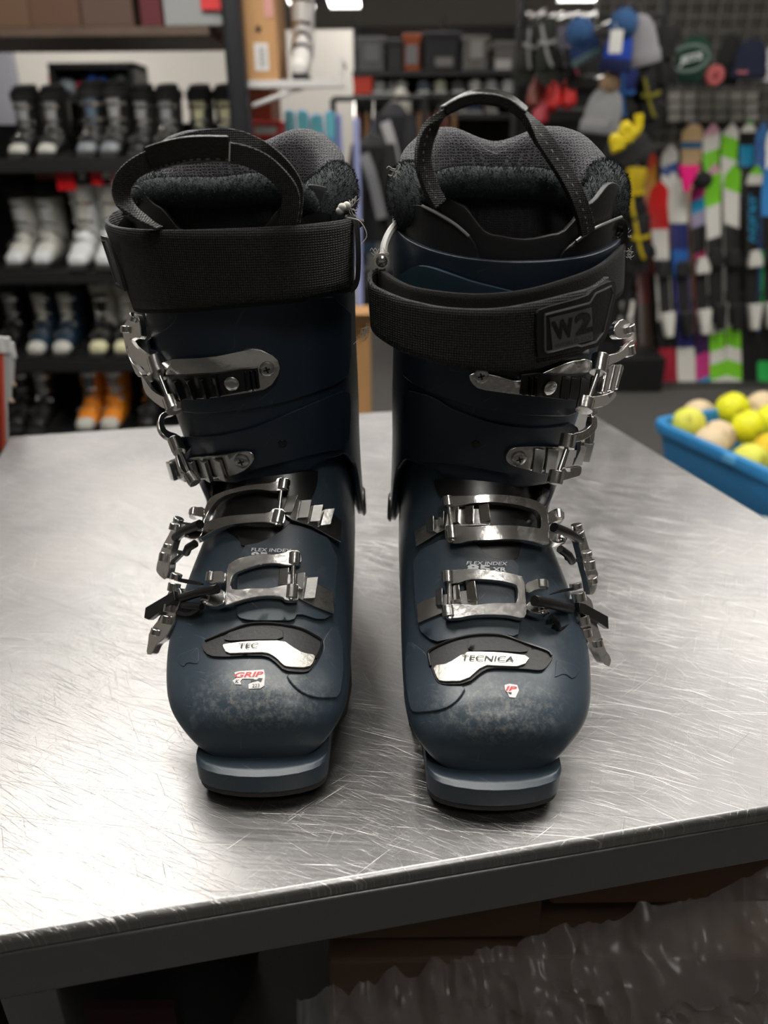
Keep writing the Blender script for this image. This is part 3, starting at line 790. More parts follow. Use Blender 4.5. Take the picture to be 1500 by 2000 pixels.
    buckle(root, 'second chrome buckle over the instep', 0, f2,
        KA((415, 490), (440, 380), (465, 270), (510, 200), (600, 160), (700, 130), (780, 115), (860, 105), (880, 70), (945, 75), (940, 150), (860, 165), (780, 150), (700, 160), (600, 190), (530, 235), (480, 310), (450, 385), (520, 350), (620, 325), (740, 310), (830, 300), (850, 270), (915, 275), (915, 360), (880, 380), (820, 360), (720, 365), (620, 380), (520, 420), (455, 465)),
        [(*KA((915, 82), (905, 150)), .0036), (*KA((885, 285), (868, 365)), .0036), (*KA((392, 285), (382, 335)), .003), (*KA((358, 395), (345, 460)), .0032)],
        KA((897, 150), (882, 285)), [KA((360, 335), (370, 280), (470, 275), (460, 345), (400, 335)), KA((322, 470), (340, 395), (450, 380), (440, 470), (380, 495))],
        KA((348, 470), (865, 372)), KA((920, 300), (980, 190), (1050, 210), (1120, 235), (1190, 270), (1270, 340), (1270, 480), (1180, 430), (1080, 370), (960, 330)),
        [(*KA((960, 180), (925, 290)), 17), (*KA((1035, 208), (1015, 325)), 17), (*KA((1105, 240), (1085, 350)), 16), (*KA((1175, 268), (1150, 375)), 16)],
        [(*KA((410, 355), (250, 440)), .0028), (*KA((380, 480), (320, 540)), .0024)], [KA((225, 345), (240, 335), (350, 345), (340, 360)), KA((160, 515), (200, 510), (320, 530), (230, 620), (215, 600), (290, 540))],
        KA((240, 360), (290, 350), (250, 450), (225, 540), (215, 650), (190, 720), (160, 700), (125, 660), (135, 600), (165, 500), (205, 430)),
        [(*KA((278, 315), (268, 340)), .0032), (*KA((252, 352), (242, 395)), .0033), (*KA((208, 485), (203, 515)), .0032), (*KA((185, 540), (175, 600)), .0034)], None, lf2)
    # buckles on the cuff
    f4 = Field(KC((300, 350), (560, 345), (940, 345), (880, 520), (740, 550), (450, 580), (330, 580), (640, 450), (760, 420), (500, 480)), bvC, off=.0019)
    l4 = Field([(*p, Y) for p, Y in zip(KC((300, 400), (380, 640), (200, 500), (100, 260), (140, 120), (60, 190)), (.420, .418, .440, .458, .468, .475))], deg=1)
    cuff_buckle(root, f4, KC((300, 352), (560, 345), (700, 322), (815, 303), (940, 345), (960, 415), (885, 522), (740, 552), (560, 580), (440, 585), (300, 590), (240, 540), (230, 450)), CHROME,
        KC((240, 445), (420, 436), (600, 428), (720, 405), (820, 398), (832, 515), (700, 545), (560, 575), (420, 583), (290, 580)), BLK,
        [(*KC(a, b), w) for a, b, w in (((245, 470), (280, 575), 10), ((300, 468), (335, 578), 10), ((375, 465), (415, 578), 11), ((445, 460), (485, 576), 11), ((515, 455), (550, 572), 11), ((580, 445), (610, 560), 11), ((745, 415), (758, 530), 5), ((775, 412), (788, 522), 5), ((802, 408), (815, 515), 5))],
        [KC((105, 270), (125, 250), (160, 300), (220, 340), (260, 350), (300, 355), (310, 465), (250, 455), (180, 400), (130, 370)), KC((190, 455), (215, 490), (250, 545), (300, 580), (345, 595), (405, 600), (405, 672), (330, 660), (260, 610), (212, 560))],
        [(*KC((272, 365), (300, 455)), .0048), (*KC((360, 598), (385, 668)), .0044)], KC((305, 460), (360, 600)), KC((875, 408))[0], KC((678, 483))[0],
        [KC((60, 190), (110, 115), (150, 100), (172, 160), (180, 250), (120, 245), (90, 290), (110, 370), (150, 420), (190, 470), (150, 470), (120, 400), (90, 330), (70, 230))], [(*KC((140, 112), (130, 140)), .0034), (*KC((90, 175), (88, 215)), .0038)], l4)
    f3 = Field(KC((330, 960), (620, 905), (810, 900), (770, 990), (470, 1060), (560, 980), (690, 950)), bvC, off=.0019)
    l3 = Field([(*p, Y) for p, Y in zip(KC((300, 880), (400, 1090), (215, 760), (290, 705), (330, 1000)), (.424, .424, .450, .462, .426))], deg=1)
    cuff_buckle(root, f3, KC((320, 950), (380, 930), (620, 905), (740, 880), (810, 892), (824, 942), (770, 992), (690, 1027), (470, 1062), (400, 1065), (335, 1030)), DCHROME, None, DCHROME,
        [(*KC(a, b), w) for a, b, w in (((345, 950), (375, 1055), 13), ((405, 945), (440, 1058), 13), ((470, 938), (505, 1056), 13), ((540, 932), (575, 1048), 13), ((608, 922), (645, 1038), 14))],
        [KC((310, 700), (290, 698), (225, 715), (208, 760), (215, 820), (260, 865), (330, 880), (330, 840), (260, 820), (240, 780), (250, 735), (310, 720)), KC((312, 955), (335, 1050), (380, 1085), (430, 1070), (400, 1050), (350, 1025), (335, 960))],
        [(*KC((302, 865), (335, 945)), .0042), (*KC((388, 1068), (425, 1125)), .0040)], KC((340, 950), (388, 1068)), KC((738, 940))[0], None, [KC((140, 400), (185, 410), (190, 460), (160, 465)), KC((270, 600), (300, 600), (310, 690), (275, 690))], [], l3)
    # liner, padding
    boot_padding(root, W, 1, [(268, 430, 0.454), (268, 398, 0.446), (300, 378, 0.434), (360, 376, 0.422), (430, 376, 0.416), (510, 368, 0.418), (565, 375, 0.426), (600, 400, 0.436), (605, 440, 0.442)], 0)
    for pts in (((258, 425, .425), (280, 436, .415), (312, 448, .405)), ((575, 446, .405), (600, 430, .415), (612, 415, .422)), ((500, 447, .400), (530, 425, .404), (560, 412, .41), (600, 408, .42))):
        pass
    g = G(); plate(g, [(255, 420), (275, 425), (318, 445), (330, 470), (250, 470), (240, 440)], bvN, .001, .002, 12, 0); g.mk('liner_flap', BLK, li)
    g = G(); plate(g, [(612, 412), (585, 425), (560, 448), (560, 470), (640, 470), (650, 420)], bvN, .001, .002, 12, 0); g.mk('liner_flap', BLK, li)
    # power strap
    cols = [(250, 405, 290, 555, .53), (222, 412, 268, 575, .50), (205, 428, 258, 592, .47), (214, 441, 266, 602, .44), (255, 448, 305, 604, .415), (340, 450, 380, 601, .402), (450, 447, 470, 593, .397), (560, 442, 570, 584, .399), (640, 435, 640, 571, .410), (683, 428, 681, 562, .432), (693, 421, 689, 552, .46), (690, 410, 686, 540, .50), (670, 400, 668, 530, .53)]
    sp, sv, sf = strip('power_strap', cols, WEB, root, .0022)
    cin = [(x0, y0+12, x1+2, y1+8, Y+.0028) for x0, y0, x1, y1, Y in cols]
    strip('velcro_lining', cin, VELC, sp, .0018)
    bs = bvh_of((sv, sf))
    for off, w in ((6, .00018), (-8, .00018)):
        pass
    fP = Field([(*KG((x, y))[0], Y) for x, y, Y in ((72, 650, .470), (110, 660, .452), (190, 920, .446), (150, 900, .462))], deg=1)
    g = G(); plate(g, KG((68, 640), (105, 650), (125, 700), (195, 930), (150, 905), (120, 800)), fP, .0006, .0022, 8, 0)
    lp = g.mk('rubber_logo_patch', LOGOP, sp, bevel=.0005)
    g = G()
    P = KG((80, 665), (100, 668), (125, 740), (175, 900), (150, 885), (125, 800), (80, 665)); g.tube([fP.P(x, y, .003) for x, y in P], .0005, 6); g.mk('patch_outline', LOGOL, lp)
    g = G(); Q = [(690, 430, .445), (697, 440, .442), (700, 500, .44), (698, 545, .442), (690, 560, .444)]; g.add(*ribbon([at(*q) for q in Q], [Vector((0, 1, 0))]*5, .012, .0025)); g.mk('strap_keeper', BLKR, root)
    # fraying threads
    rr = random.Random(5); g = G()
    for k in range(16):
        x, y = 682+rr.uniform(-8, 6), 402+rr.uniform(-14, 30); pts = [at(x, y, .44)]
        for j in range(4): x += rr.uniform(-2, 9); y += rr.uniform(-9, 12); pts.append(at(x, y, .44))
        g.tube(smooth_path(pts, 3), .00017, 4)
    P = [(678, 425), (700, 430), (712, 445), (716, 462), (706, 476)]; g.tube(smooth_path([at(x, y, .436) for x, y in P], 4), .0003, 5)
    for c in ((668, 405, .434), (664, 412, .434), (677, 402, .436)): g.ball(at(*c), .0022, 10, 7)
    g.mk('frayed_stitching', THREAD, sp)
    # pull loop: two layers of webbing with a glossy grip
    L1 = [(312, 447, .404), (275, 425, .405), (243, 395, .408), (238, 362, .408), (262, 330, .404), (310, 308, .400), (370, 300, .396), (440, 297, .394), (500, 312, .394), (545, 345, .397), (568, 385, .40), (560, 445, .404)]
    P = [at(*q) for q in L1]; Wd = [Vector((-.3, -.1, .9)) if 4 < i < 9 else (Vector((.9, -.2, .35)) if i >= 9 else Vector((-.85, -.2, .45))) for i in range(len(P))]
    v, f = ribbon(P, Wd, .0088, .0016); lo = mk('pull_loop', v, f, LOOPW, root, bevel=.0003)
    L2 = [(330, 290, .404), (380, 274, .402), (445, 268, .402), (500, 285, .402), (548, 320, .404), (575, 360, .407), (577, 400, .409), (570, 445, .410)]
    P = [at(*q) for q in L2]; v, f = ribbon(P, [Vector((-.2, .1, .9))]*4+[Vector((.8, -.2, .5))]*4, .0075, .0016); mk('loop_back_layer', v, f, LOOPW, lo, bevel=.0003)
    GP = [(292, 312, .399), (330, 300, .396), (380, 291, .393), (449, 291, .391)]
    P = [at(*q) for q in GP]; v, f = ribbon(P, [Vector((-.25, -.15, .95))]*4, .0112, .0024); gr = mk('loop_grip', v, f, M((.008, .008, .008), .2, spec=.7, bump=.4, scale=900), lo, bevel=.0006)
    for dy in (-.0042, .0042):
        pass
    g = G()
    for dz in (-.0044, .0046):
        q = smooth_path([p+Vector((-.001*dz/abs(dz), -.0016, dz)) for p in P], 8)
        for i in range(0, len(q)-1, 1):
            if i % 2 == 0: g.tube([q[i], q[i].lerp(q[i+1], .8)], .00035, 5)
    g.mk('grip_stitching', M((.03, .03, .03), .4), gr)
    g = G(); a = at(449, 279, .3895); b = at(448, 315, .3895); g.tube([a, b], .0003, 5); g.mk('worn_edge', THREAD, gr)
    return root
# ================================================================== RIGHT-HAND BOOT IN THE PHOTO
def right_boot():
    root, W, low, lVF, shell = boot_base(-1, .0559, .288, 'navy ski boot with its black power strap hanging loose and pull loop standing up')
    cf, cVF, lv, nVF, cu, li = boot_cuff(root, W, low, lVF)
    bvS = bvh_of(lVF); bvC = bvh_of(cVF); bvN = bvh_of(nVF)
    g = G(); plate(g, KD((130, 100), (1150, 100), (1200, 300), (1180, 560), (1090, 630), (1000, 634), (800, 625), (600, 602), (420, 550), (270, 492), (160, 432), (118, 390)), bvC, .0002, .0016, 14, 1)
    g.mk('upper_cuff_overlap', NAVY2, root, bevel=.0006)
    g = G(); plate(g, KD((125, 480), (290, 515), (400, 592), (560, 650), (700, 685), (850, 705), (1000, 697), (1110, 670), (1150, 800), (1080, 950), (900, 975), (700, 960), (500, 925), (330, 900), (180, 900), (150, 800), (125, 650)), bvC, .0002, .0016, 14, 1)
    g.mk('lower_cuff_overlap', NAVY2, root, bevel=.0006)
    g = G(); disc(g, bvC, KD((537, 795))[0], 9, .0018, .0005, dome=False); g.mk('cuff_hole', BLK, root)
    g = G(); plate(g, KH((240, 1015), (262, 1000), (335, 955), (400, 962), (500, 998), (620, 1040), (760, 1075), (850, 1100), (850, 1300), (245, 1300)), bvC, .0018, .0026, 12, 1)
    g.mk('cuff_overlap_flap', M((.022, .045, .066), .4, bump=.1), root, bevel=.0008)
    g = G(); plate(g, KB((300, -30), (700, -10), (1040, 30), (1000, 200), (900, 300), (860, 420), (830, 520), (700, 520), (620, 480), (560, 410), (460, 300), (380, 160), (310, 60)), bvS, .0003, .0012, 14, 1)
    g.mk('instep_gaiter', BLK, root)
    g = G(); plate(g, KB((175, 480), (380, 370), (560, 410), (620, 480), (700, 520), (838, 520), (838, 700), (845, 940), (835, 1025), (700, 1005), (540, 1010), (400, 1040), (300, 1060), (200, 970), (180, 700)), bvS, .0003, .0022, 14, 1)
    fl = g.mk('instep_overlap', NAVY, root, bevel=.0007)
    g = G(); plate(g, KF((140, 100), (260, 200), (275, 270), (320, 390), (370, 415), (520, 420), (470, 500), (400, 555), (320, 580), (180, 588), (150, 560), (125, 400), (120, 200)), bvS, .0002, .0014, 12, 1)
    g.mk('side_overlap', NAVY, root, bevel=.0006)
    fT = Field(KF((262, 210), (300, 160), (500, 90), (700, 75), (870, 115), (1040, 190), (1080, 230), (1010, 315), (650, 300), (510, 405), (340, 405), (600, 200)), bvS)
    g = G(); plate(g, KF((262, 215), (275, 180), (400, 115), (520, 80), (640, 68), (760, 78), (870, 120), (960, 150), (1050, 185), (1080, 215), (1078, 250), (1030, 310), (990, 318), (900, 308), (720, 300), (640, 310), (520, 408), (340, 412), (310, 370), (275, 270)), fT, .0006, .0012, 10, 1)
    tr = g.mk('toe_trim', BLKR, root, bevel=.0004)
    g = G(); Q = KF((285, 290), (272, 225), (282, 185), (400, 122), (520, 87), (640, 75), (760, 85), (870, 126), (960, 157), (1045, 190), (1070, 220)); g.tube(smooth_path([fT.P(x, y, .0022) for x, y in Q], 4), .0008, 7); g.mk('trim_lip', BLK, tr)
    g = G(); plate(g, KF((1275, 290), (1130, 232), (1110, 240), (1105, 330), (1100, 355), (1165, 325), (1225, 370)), bvS, .0001, .0004, 10, 1); g.mk('side_wedge', NAVY, root, bevel=.0005)
    g = G(); plate(g, KF((525, 195), (530, 110), (640, 95), (780, 105), (910, 160), (915, 205), (700, 190)), fT, .0018, .0010, 10, 1); g.mk('trim_tab', BLKR, tr, bevel=.0003)
    g = G(); plate(g, KF((300, 290), (400, 275), (510, 200), (560, 195), (740, 200), (935, 225), (885, 300), (720, 295), (630, 290), (515, 395), (350, 400), (325, 370)), fT, .0018, .0012, 9, 1)
    tp = g.mk('badge', TRIMM, tr, bevel=.0004)
    T = KF((490, 226), (825, 236), (487, 262)); v, f = text_on('TECNICA', T[0], T[1], T[2], fT, .0037, .012, .1); mk('badge_lettering', v, f, MPRINT, tp, fix=None, smooth=False)
    fS = Field(KF((768, 400), (860, 400), (840, 490), (780, 480), (810, 440)), bvS)
    g = G(); plate(g, KF((768, 405), (800, 396), (852, 405), (863, 440), (840, 488), (800, 486), (786, 452), (772, 440)), fS, .0002, .0003, 8, 0)
    st = g.mk('sticker', STK, root)
    T = KF((776, 412), (850, 416), (774, 442)); v, f = text_on('IP', T[0], T[1], T[2], fS, .0007, .03, .2); mk('sticker_lettering', v, f, REDP, st, fix=None, smooth=False)
    g = G(); plate(g, KF((790, 452), (815, 455), (812, 470), (795, 462)), fS, .0006, .0001, 5, 0); g.mk('sticker_mark', MPRINT, st)
    fI = Field(KB((500, 530), (765, 530), (500, 610), (765, 610), (640, 570)), bvS)
    T = KB((507, 534), (762, 540), (505, 556)); v, f = text_on('FLEX INDEX', T[0], T[1], T[2], fI, .0040, .012, .1); mk('flex_print', v, f, WHITE_PRINT, fl, fix=None, smooth=False)
    T = KB((510, 556), (655, 560), (508, 600)); v, f = text_on('85', T[0], T[1], T[2], fI, .0040, .04); mk('flex_number', v, f, WHITE_PRINT, fl, fix=None, smooth=False)
    T = KB((668, 574), (755, 576), (667, 601)); v, f = text_on('XR', T[0], T[1], T[2], fI, .0040, .03); mk('flex_number', v, f, WHITE_PRINT, fl, fix=None, smooth=False)
    f1 = Field(KB((220, 800), (380, 620), (400, 920), (600, 600), (600, 900), (800, 640), (800, 900), (930, 690), (960, 880), (240, 920)), bvS, off=.0018)
    l1 = Field([(*p, Y) for p, Y in zip(KB((960, 700), (980, 900), (1180, 680), (1230, 1000), (1330, 1080), (1390, 1200)), (.358, .350, .378, .368, .370, .370))], deg=1)
    buckle(root, 'lowest chrome buckle over the toes', 0, f1,
        KB((372, 650), (380, 615), (440, 605), (560, 600), (700, 615), (800, 640), (850, 660), (862, 800), (872, 900), (850, 940), (760, 915), (640, 910), (540, 915), (470, 935), (380, 935), (375, 850), (450, 830), (520, 850), (640, 830), (760, 830), (812, 830), (812, 720), (780, 700), (700, 680), (600, 670), (520, 672), (450, 700), (380, 690)),
        [(*KB((402, 615), (405, 690)), .0036), (*KB((402, 850), (410, 925)), .0036), (*KB((965, 678), (968, 730)), .0034), (*KB((970, 825), (975, 895)), .0036)], KB((412, 690), (410, 850)),
        [KB((855, 695), (940, 670), (995, 690), (995, 740), (930, 740), (865, 775)), KB((865, 835), (930, 800), (1010, 820), (1010, 900), (960, 915), (875, 890))],
        KB((968, 900), (418, 938)), KB((200, 820), (240, 790), (330, 760), (420, 740), (570, 710), (580, 830), (430, 820), (350, 880), (210, 940)),
        [(*KB((350, 722), (350, 832)), 15), (*KB((445, 700), (455, 800)), 15), (*KB((530, 675), (545, 800)), 18)],
        [(*KB((905, 780), (1140, 830)), .0030), (*KB((1010, 880), (1060, 950)), .002)], [KB((990, 745), (1100, 700), (1190, 690), (1190, 708), (1100, 720)), KB((1020, 925), (1060, 960), (1130, 925), (1210, 915), (1200, 940), (1130, 945), (1060, 980))],
        KB((1160, 740), (1225, 730), (1280, 780), (1290, 880), (1330, 990), (1360, 1090), (1402, 1150), (1392, 1205), (1350, 1190), (1310, 1110), (1250, 1040), (1190, 960), (1200, 860)),
        [(*KB((1170, 665), (1175, 700)), .0036), (*KB((1185, 725), (1195, 780)), .0040), (*KB((1210, 875), (1220, 930)), .0042), (*KB((1225, 955), (1235, 1010)), .0040), (*KB((1310, 1030), (1318, 1070)), .0034)],
        KB((1160, 790), (1200, 800), (1350, 880), (1352, 960), (1310, 930), (1160, 850)), l1)
    f2 = Field(KB((200, 380), (400, 130), (420, 400), (640, 120), (640, 360), (860, 160), (860, 400), (1000, 280), (1050, 430), (300, 270)), bvS, off=.0012)
    l2 = Field([(*p, Y) for p, Y in zip(KB((1020, 260), (1060, 420), (1180, 310), (1260, 520), (1320, 620), (1270, 740)), (.385, .378, .405, .402, .400, .400))], deg=1)
    buckle(root, 'second chrome buckle over the instep', 0, f2,
        KB((380, 120), (450, 115), (540, 118), (630, 110), (760, 125), (880, 155), (945, 200), (975, 260), (985, 440), (960, 455), (860, 420), (740, 405), (640, 405), (540, 405), (470, 425), (400, 415), (395, 315), (460, 310), (540, 325), (660, 320), (780, 325), (900, 345), (930, 350), (925, 270), (900, 230), (820, 200), (740, 180), (640, 165), (540, 170), (460, 190), (390, 190)),
        [(*KB((412, 120), (418, 185)), .0034), (*KB((430, 318), (435, 395)), .0036), (*KB((1035, 238), (1040, 290)), .0034), (*KB((1050, 355), (1055, 425)), .0036)], KB((420, 185), (430, 318)),
        [KB((965, 235), (1065, 230), (1070, 300), (1020, 300), (975, 330)), KB((975, 345), (1080, 350), (1095, 430), (1040, 450), (975, 430))],
        KB((1050, 432), (437, 405)), KB((185, 330), (280, 290), (350, 250), (430, 190), (640, 190), (650, 300), (560, 300), (430, 300), (330, 350), (190, 440)),
        [(*KB((300, 248), (300, 350)), 18), (*KB((370, 215), (365, 310)), 14), (*KB((450, 185), (445, 290)), 17), (*KB((530, 180), (525, 285)), 17), (*KB((605, 170), (622, 285)), 17)],
        [(*KB((1030, 300), (1200, 380)), .0028), (*KB((1070, 440), (1150, 520)), .0024)], [KB((1080, 310), (1160, 325), (1210, 330), (1190, 350), (1120, 340)), KB((1090, 440), (1120, 510), (1190, 500), (1250, 500), (1230, 520), (1120, 530))],
        KB((1165, 330), (1225, 330), (1255, 430), (1290, 540), (1322, 610), (1298, 720), (1265, 745), (1248, 640), (1225, 560), (1200, 450)),
        [(*KB((1172, 280), (1177, 310)), .0034), (*KB((1185, 325), (1195, 360)), .0034), (*KB((1238, 455), (1243, 485)), .0034), (*KB((1255, 512), (1262, 570)), .0038), (*KB((1275, 620), (1283, 660)), .0032)], None, l2)
    f4 = Field(KD((490, 380), (640, 385), (785, 495), (940, 345), (1060, 450), (1180, 360), (1160, 500), (900, 500)), bvC, off=.0019)
    l4 = Field([(*p, Y) for p, Y in zip(KD((1215, 340), (1110, 570), (1300, 500), (1390, 240), (1395, 130), (1340, 400)), (.402, .400, .420, .446, .456, .430))], deg=1)
    cuff_buckle(root, f4, KD((490, 372), (640, 380), (790, 430), (940, 360), (1060, 308), (1170, 292), (1190, 330), (1180, 520), (1080, 522), (900, 512), (740, 497), (560, 470), (505, 425)), CHROME,
        KD((800, 380), (880, 368), (1060, 378), (1170, 368), (1230, 355), (1230, 505), (1160, 520), (1000, 520), (785, 490)), BLK,
        [(*KD(a, b), w) for a, b, w in (((812, 390), (800, 490), 5), ((842, 388), (830, 492), 5), ((868, 386), (858, 495), 5), ((1020, 385), (1005, 515), 10), ((1070, 388), (1055, 518), 10), ((1125, 388), (1110, 520), 10), ((1185, 385), (1160, 518), 10), ((1235, 372), (1200, 512), 10))],
        [KD((1240, 290), (1330, 270), (1380, 210), (1410, 195), (1410, 250), (1345, 312), (1240, 355)), KD((1140, 530), (1230, 520), (1300, 490), (1305, 530), (1240, 582), (1140, 602))],
        [(*KD((1215, 288), (1195, 390)), .0048), (*KD((1128, 540), (1112, 610)), .0046)], KD((1190, 390), (1135, 540)), KD((572, 386))[0], KD((937, 443))[0],
        [KD((1300, 130), (1350, 70), (1400, 90), (1425, 140), (1410, 175), (1370, 190), (1320, 190)), KD((1370, 230), (1415, 225), (1415, 290), (1380, 300)), KD((1250, 370), (1290, 340), (1370, 340), (1345, 420), (1310, 500), (1255, 505), (1235, 500))],
        [(*KD((1390, 110), (1398, 150)), .0040), (*KD((1392, 228), (1400, 285)), .0038), (*KD((1265, 365), (1235, 505)), .0016), (*KD((1310, 345), (1275, 495)), .0016), (*KD((1350, 345), (1315, 480)), .0016)], l4)
    f3 = Field(KD((700, 850), (860, 800), (1060, 815), (1020, 930), (860, 940), (960, 870), (780, 860), (1130, 800)), bvC, off=.0019)
    l3 = Field([(*p, Y) for p, Y in zip(KD((1020, 780), (950, 990), (1100, 930), (1180, 650), (1190, 760)), (.398, .398, .412, .436, .430))], deg=1)
    cuff_buckle(root, f3, KD((693, 850), (728, 803), (860, 798), (960, 806), (1060, 812), (1150, 780), (1165, 800), (1110, 900), (1020, 930), (920, 940), (860, 940), (740, 912), (700, 885)), DCHROME, None, DCHROME,
        [(*KD(a, b), w) for a, b, w in (((880, 805), (862, 935), 13), ((945, 810), (925, 940), 13), ((1055, 818), (1025, 930), 13), ((1100, 800), (1075, 905), 12), ((1145, 785), (1118, 890), 12))],
        [KD((1040, 738), (1120, 720), (1165, 680), (1165, 632), (1195, 640), (1195, 710), (1130, 770), (1040, 792)), KD((975, 935), (1060, 930), (1105, 920), (1100, 975), (1060, 992), (975, 1012))],
        [(*KD((1032, 740), (1015, 820)), .0046), (*KD((962, 952), (945, 1028)), .0044)], KD((1010, 820), (965, 950)), KD((778, 860))[0], None,
        [KD((1165, 600), (1215, 595), (1210, 625), (1180, 640)), KD((1180, 640), (1205, 640), (1190, 800), (1165, 800))], [], l3)
    tg = boot_padding(root, W, -1, [(846, 408, 0.435), (848, 382, 0.429), (866, 362, 0.421), (910, 355, 0.415), (970, 357, 0.411), (1030, 357, 0.413), (1080, 366, 0.419), (1110, 388, 0.429), (1125, 425, 0.435)], 0)
    g = G(); plate(g, KH((385, 650), (440, 680), (520, 740), (590, 800), (630, 870), (648, 960), (650, 1000), (380, 1000), (250, 960), (232, 690), (300, 640)), bvN, .0008, .0022, 12, 1); o = g.mk('liner_flap', BLKR, li, bevel=.0006)
    g = G(); g.tube(smooth_path([hit(bvN, x, y)[0]+hit(bvN, x, y)[1]*.003 for x, y in KH((360, 648), (430, 685), (520, 742), (590, 805))], 5), .0009, 8); g.mk('flap_edge_highlight', M((.2, .2, .2), .25), li)  # grey tube puts the glossy flap's edge highlight into colour, both sides
    g = G(); g.tube(smooth_path([hit(bvN, x, y)[0]+hit(bvN, x, y)[1]*.003 for x, y in KH((1345, 705), (1270, 735), (1190, 775), (1120, 830))], 5), .0009, 8); g.mk('flap_edge_highlight', M((.2, .2, .2), .25), li)
    g = G(); plate(g, KH((1370, 700), (1300, 720), (1190, 780), (1100, 840), (1040, 900), (1015, 1000), (1250, 980), (1350, 900), (1390, 800)), bvN, .0008, .0022, 12, 1); g.mk('liner_flap', BLK, li, bevel=.0006)
    # loose power strap
    ci = [(95, 960, 110, 1150, .47), (100, 975, 110, 1180, .44), (200, 1045, 210, 1230, .408), (330, 1085, 330, 1290, .392), (600, 1112, 600, 1330, .381), (860, 1092, 860, 1320, .380), (1080, 1035, 1080, 1250, .387), (1270, 960, 1270, 1180, .402), (1385, 860, 1370, 1120, .43), (1400, 780, 1390, 1080, .47)]
    T = lambda cs: [(*KH((a, b))[0], *KH((c, d))[0], Y) for a, b, c, d, Y in cs]
    co = [(130, 965, 120, 1200, .445), (75, 975, 75, 1225, .440), (46, 1010, 62, 1270, .425), (60, 1060, 85, 1320, .410), (130, 1100, 160, 1375, .395), (250, 1143, 270, 1430, .380), (450, 1183, 470, 1485, .367), (700, 1189, 700, 1515, .361), (900, 1160, 900, 1508, .364), (1100, 1112, 1080, 1450, .374), (1230, 1075, 1200, 1400, .386), (1310, 1020, 1270, 1340, .398)]
    sp, sv, sf = strip('power_strap', T(co), WEB, root, .0024)
    strip('velcro_lining', T([(a, b+4, c, d-4, Y+.0026) for a, b, c, d, Y in co[1:]]), VELC, sp, .0012)
    strip('strap_underlayer', T(ci), VELC, sp, .0026)
    bs = bvh_of((sv, sf))
    fP = Field(KH((925, 1200), (1180, 1120), (1300, 1060), (1270, 1330), (1150, 1390), (950, 1430), (1080, 1250)), bs)
    g = G(); plate(g, KH((918, 1215), (935, 1185), (1180, 1120), (1205, 1085), (1300, 1038), (1332, 1048), (1325, 1130), (1285, 1330), (1235, 1385), (1150, 1402), (1130, 1397), (950, 1442), (922, 1435)), fP, .0004, .0016, 9, 1)
    pt = g.mk('rubber_logo_patch', LOGOP, sp, bevel=.0006)
    g = G(); P = KH((960, 1215), (1190, 1155), (1220, 1105), (1300, 1068), (1312, 1100), (1262, 1310), (1225, 1355), (1150, 1378), (1125, 1372), (975, 1410), (962, 1400), (960, 1215)); g.tube([fP.P(x, y, .0021) for x, y in resample(P, 6)], .0006, 6); g.mk('patch_outline', LOGOL, pt)
    g = G(); plate(g, KH((985, 1232), (1198, 1178), (1205, 1345), (1000, 1400)), fP, .0018, .0006, 9, 0); sq = g.mk('patch_field', LOGOL, pt)
    Tt = KH((988, 1250), (1098, 1224), (1003, 1348)); v, f = text_on('W', Tt[0], Tt[1], Tt[2], fP, .0030, .05); mk('logo_letter', v, f, LOGOP, pt, fix=None, smooth=False, solid=.0)
    Tt = KH((1108, 1212), (1195, 1190), (1112, 1322)); v, f = text_on('2', Tt[0], Tt[1], Tt[2], fP, .0030, .05); mk('logo_letter', v, f, LOGOP, pt, fix=None, smooth=False)
    Tt = KH((1010, 1368), (1200, 1318), (1012, 1388)); v, f = text_on('WORLD CUP', Tt[0], Tt[1], Tt[2], fP, .0027, .0); mk('logo_letter', v, f, M((.04, .04, .04), .5), pt, fix=None, smooth=False)
    # strap anchor and fraying
    g = G(); g.tube(smooth_path([at(*KH(q[:2])[0], q[2]) for q in ((228, 715, .462), (170, 780, .452), (138, 850, .445), (130, 915, .440))], 5), .0022, 8); g.mk('anchor_trim', M((.55, .55, .53), .4), root)
    g = G(); c = at(*KH((122, 935))[0], .436); g.tube([c, c+Vector((0, -.003, 0))], .0042, 14); g.tube([c+Vector((0, -.003, 0)), c+Vector((0, -.0042, 0))], [.0032, .0018], 12); an = g.mk('anchor_rivet', CHROME, root)
    rr = random.Random(9); g = G()
    for bx, by, Y in ((108, 900, .436), (150, 905, .436), (50, 1300, .42), (30, 1320, .42), (1395, 800, .44), (1400, 900, .44), (195, 470, .42)):
        x0, y0 = KH((bx, by))[0]
        for k in range(9):
            x, y = x0+rr.uniform(-5, 5), y0+rr.uniform(-6, 6); pts = [at(x, y, Y)]
            sg = -1 if bx < 700 else 1
            for j in range(3): x += sg*rr.uniform(-2, 7); y += rr.uniform(-7, 7); pts.append(at(x, y, Y))
            g.tube(smooth_path(pts, 3), .00015, 4)
    g.mk('frayed_stitching', THREAD, sp)
    # pull loop standing up
    L = [(858, 400, .402), (838, 360, .401), (826, 310, .400), (836, 260, .400), (866, 222, .400), (905, 200, .401), (945, 193, .402), (990, 202, .402), (1025, 228, .401), (1060, 272, .400), (1095, 325, .400), (1125, 380, .400), (1142, 430, .402), (1146, 455, .404)]
    P = [at(*q) for q in L]; n = len(P)
    Wd = []
    for i in range(n): t = i/(n-1); Wd.append(Vector((.55 if i < 7 else .45, .6 if 3 < i < 10 else -.25, -.1)))
    Wd = [Vector((1, .55, 0)) if i < 4 else (Vector((.3, 1, .25)) if i < 9 else Vector((1, .35, .3))) for i in range(n)]
    v, f = ribbon(P, Wd, .0078, .0034); lo = mk('pull_loop', v, f, LOOPW, root, bevel=.0003)
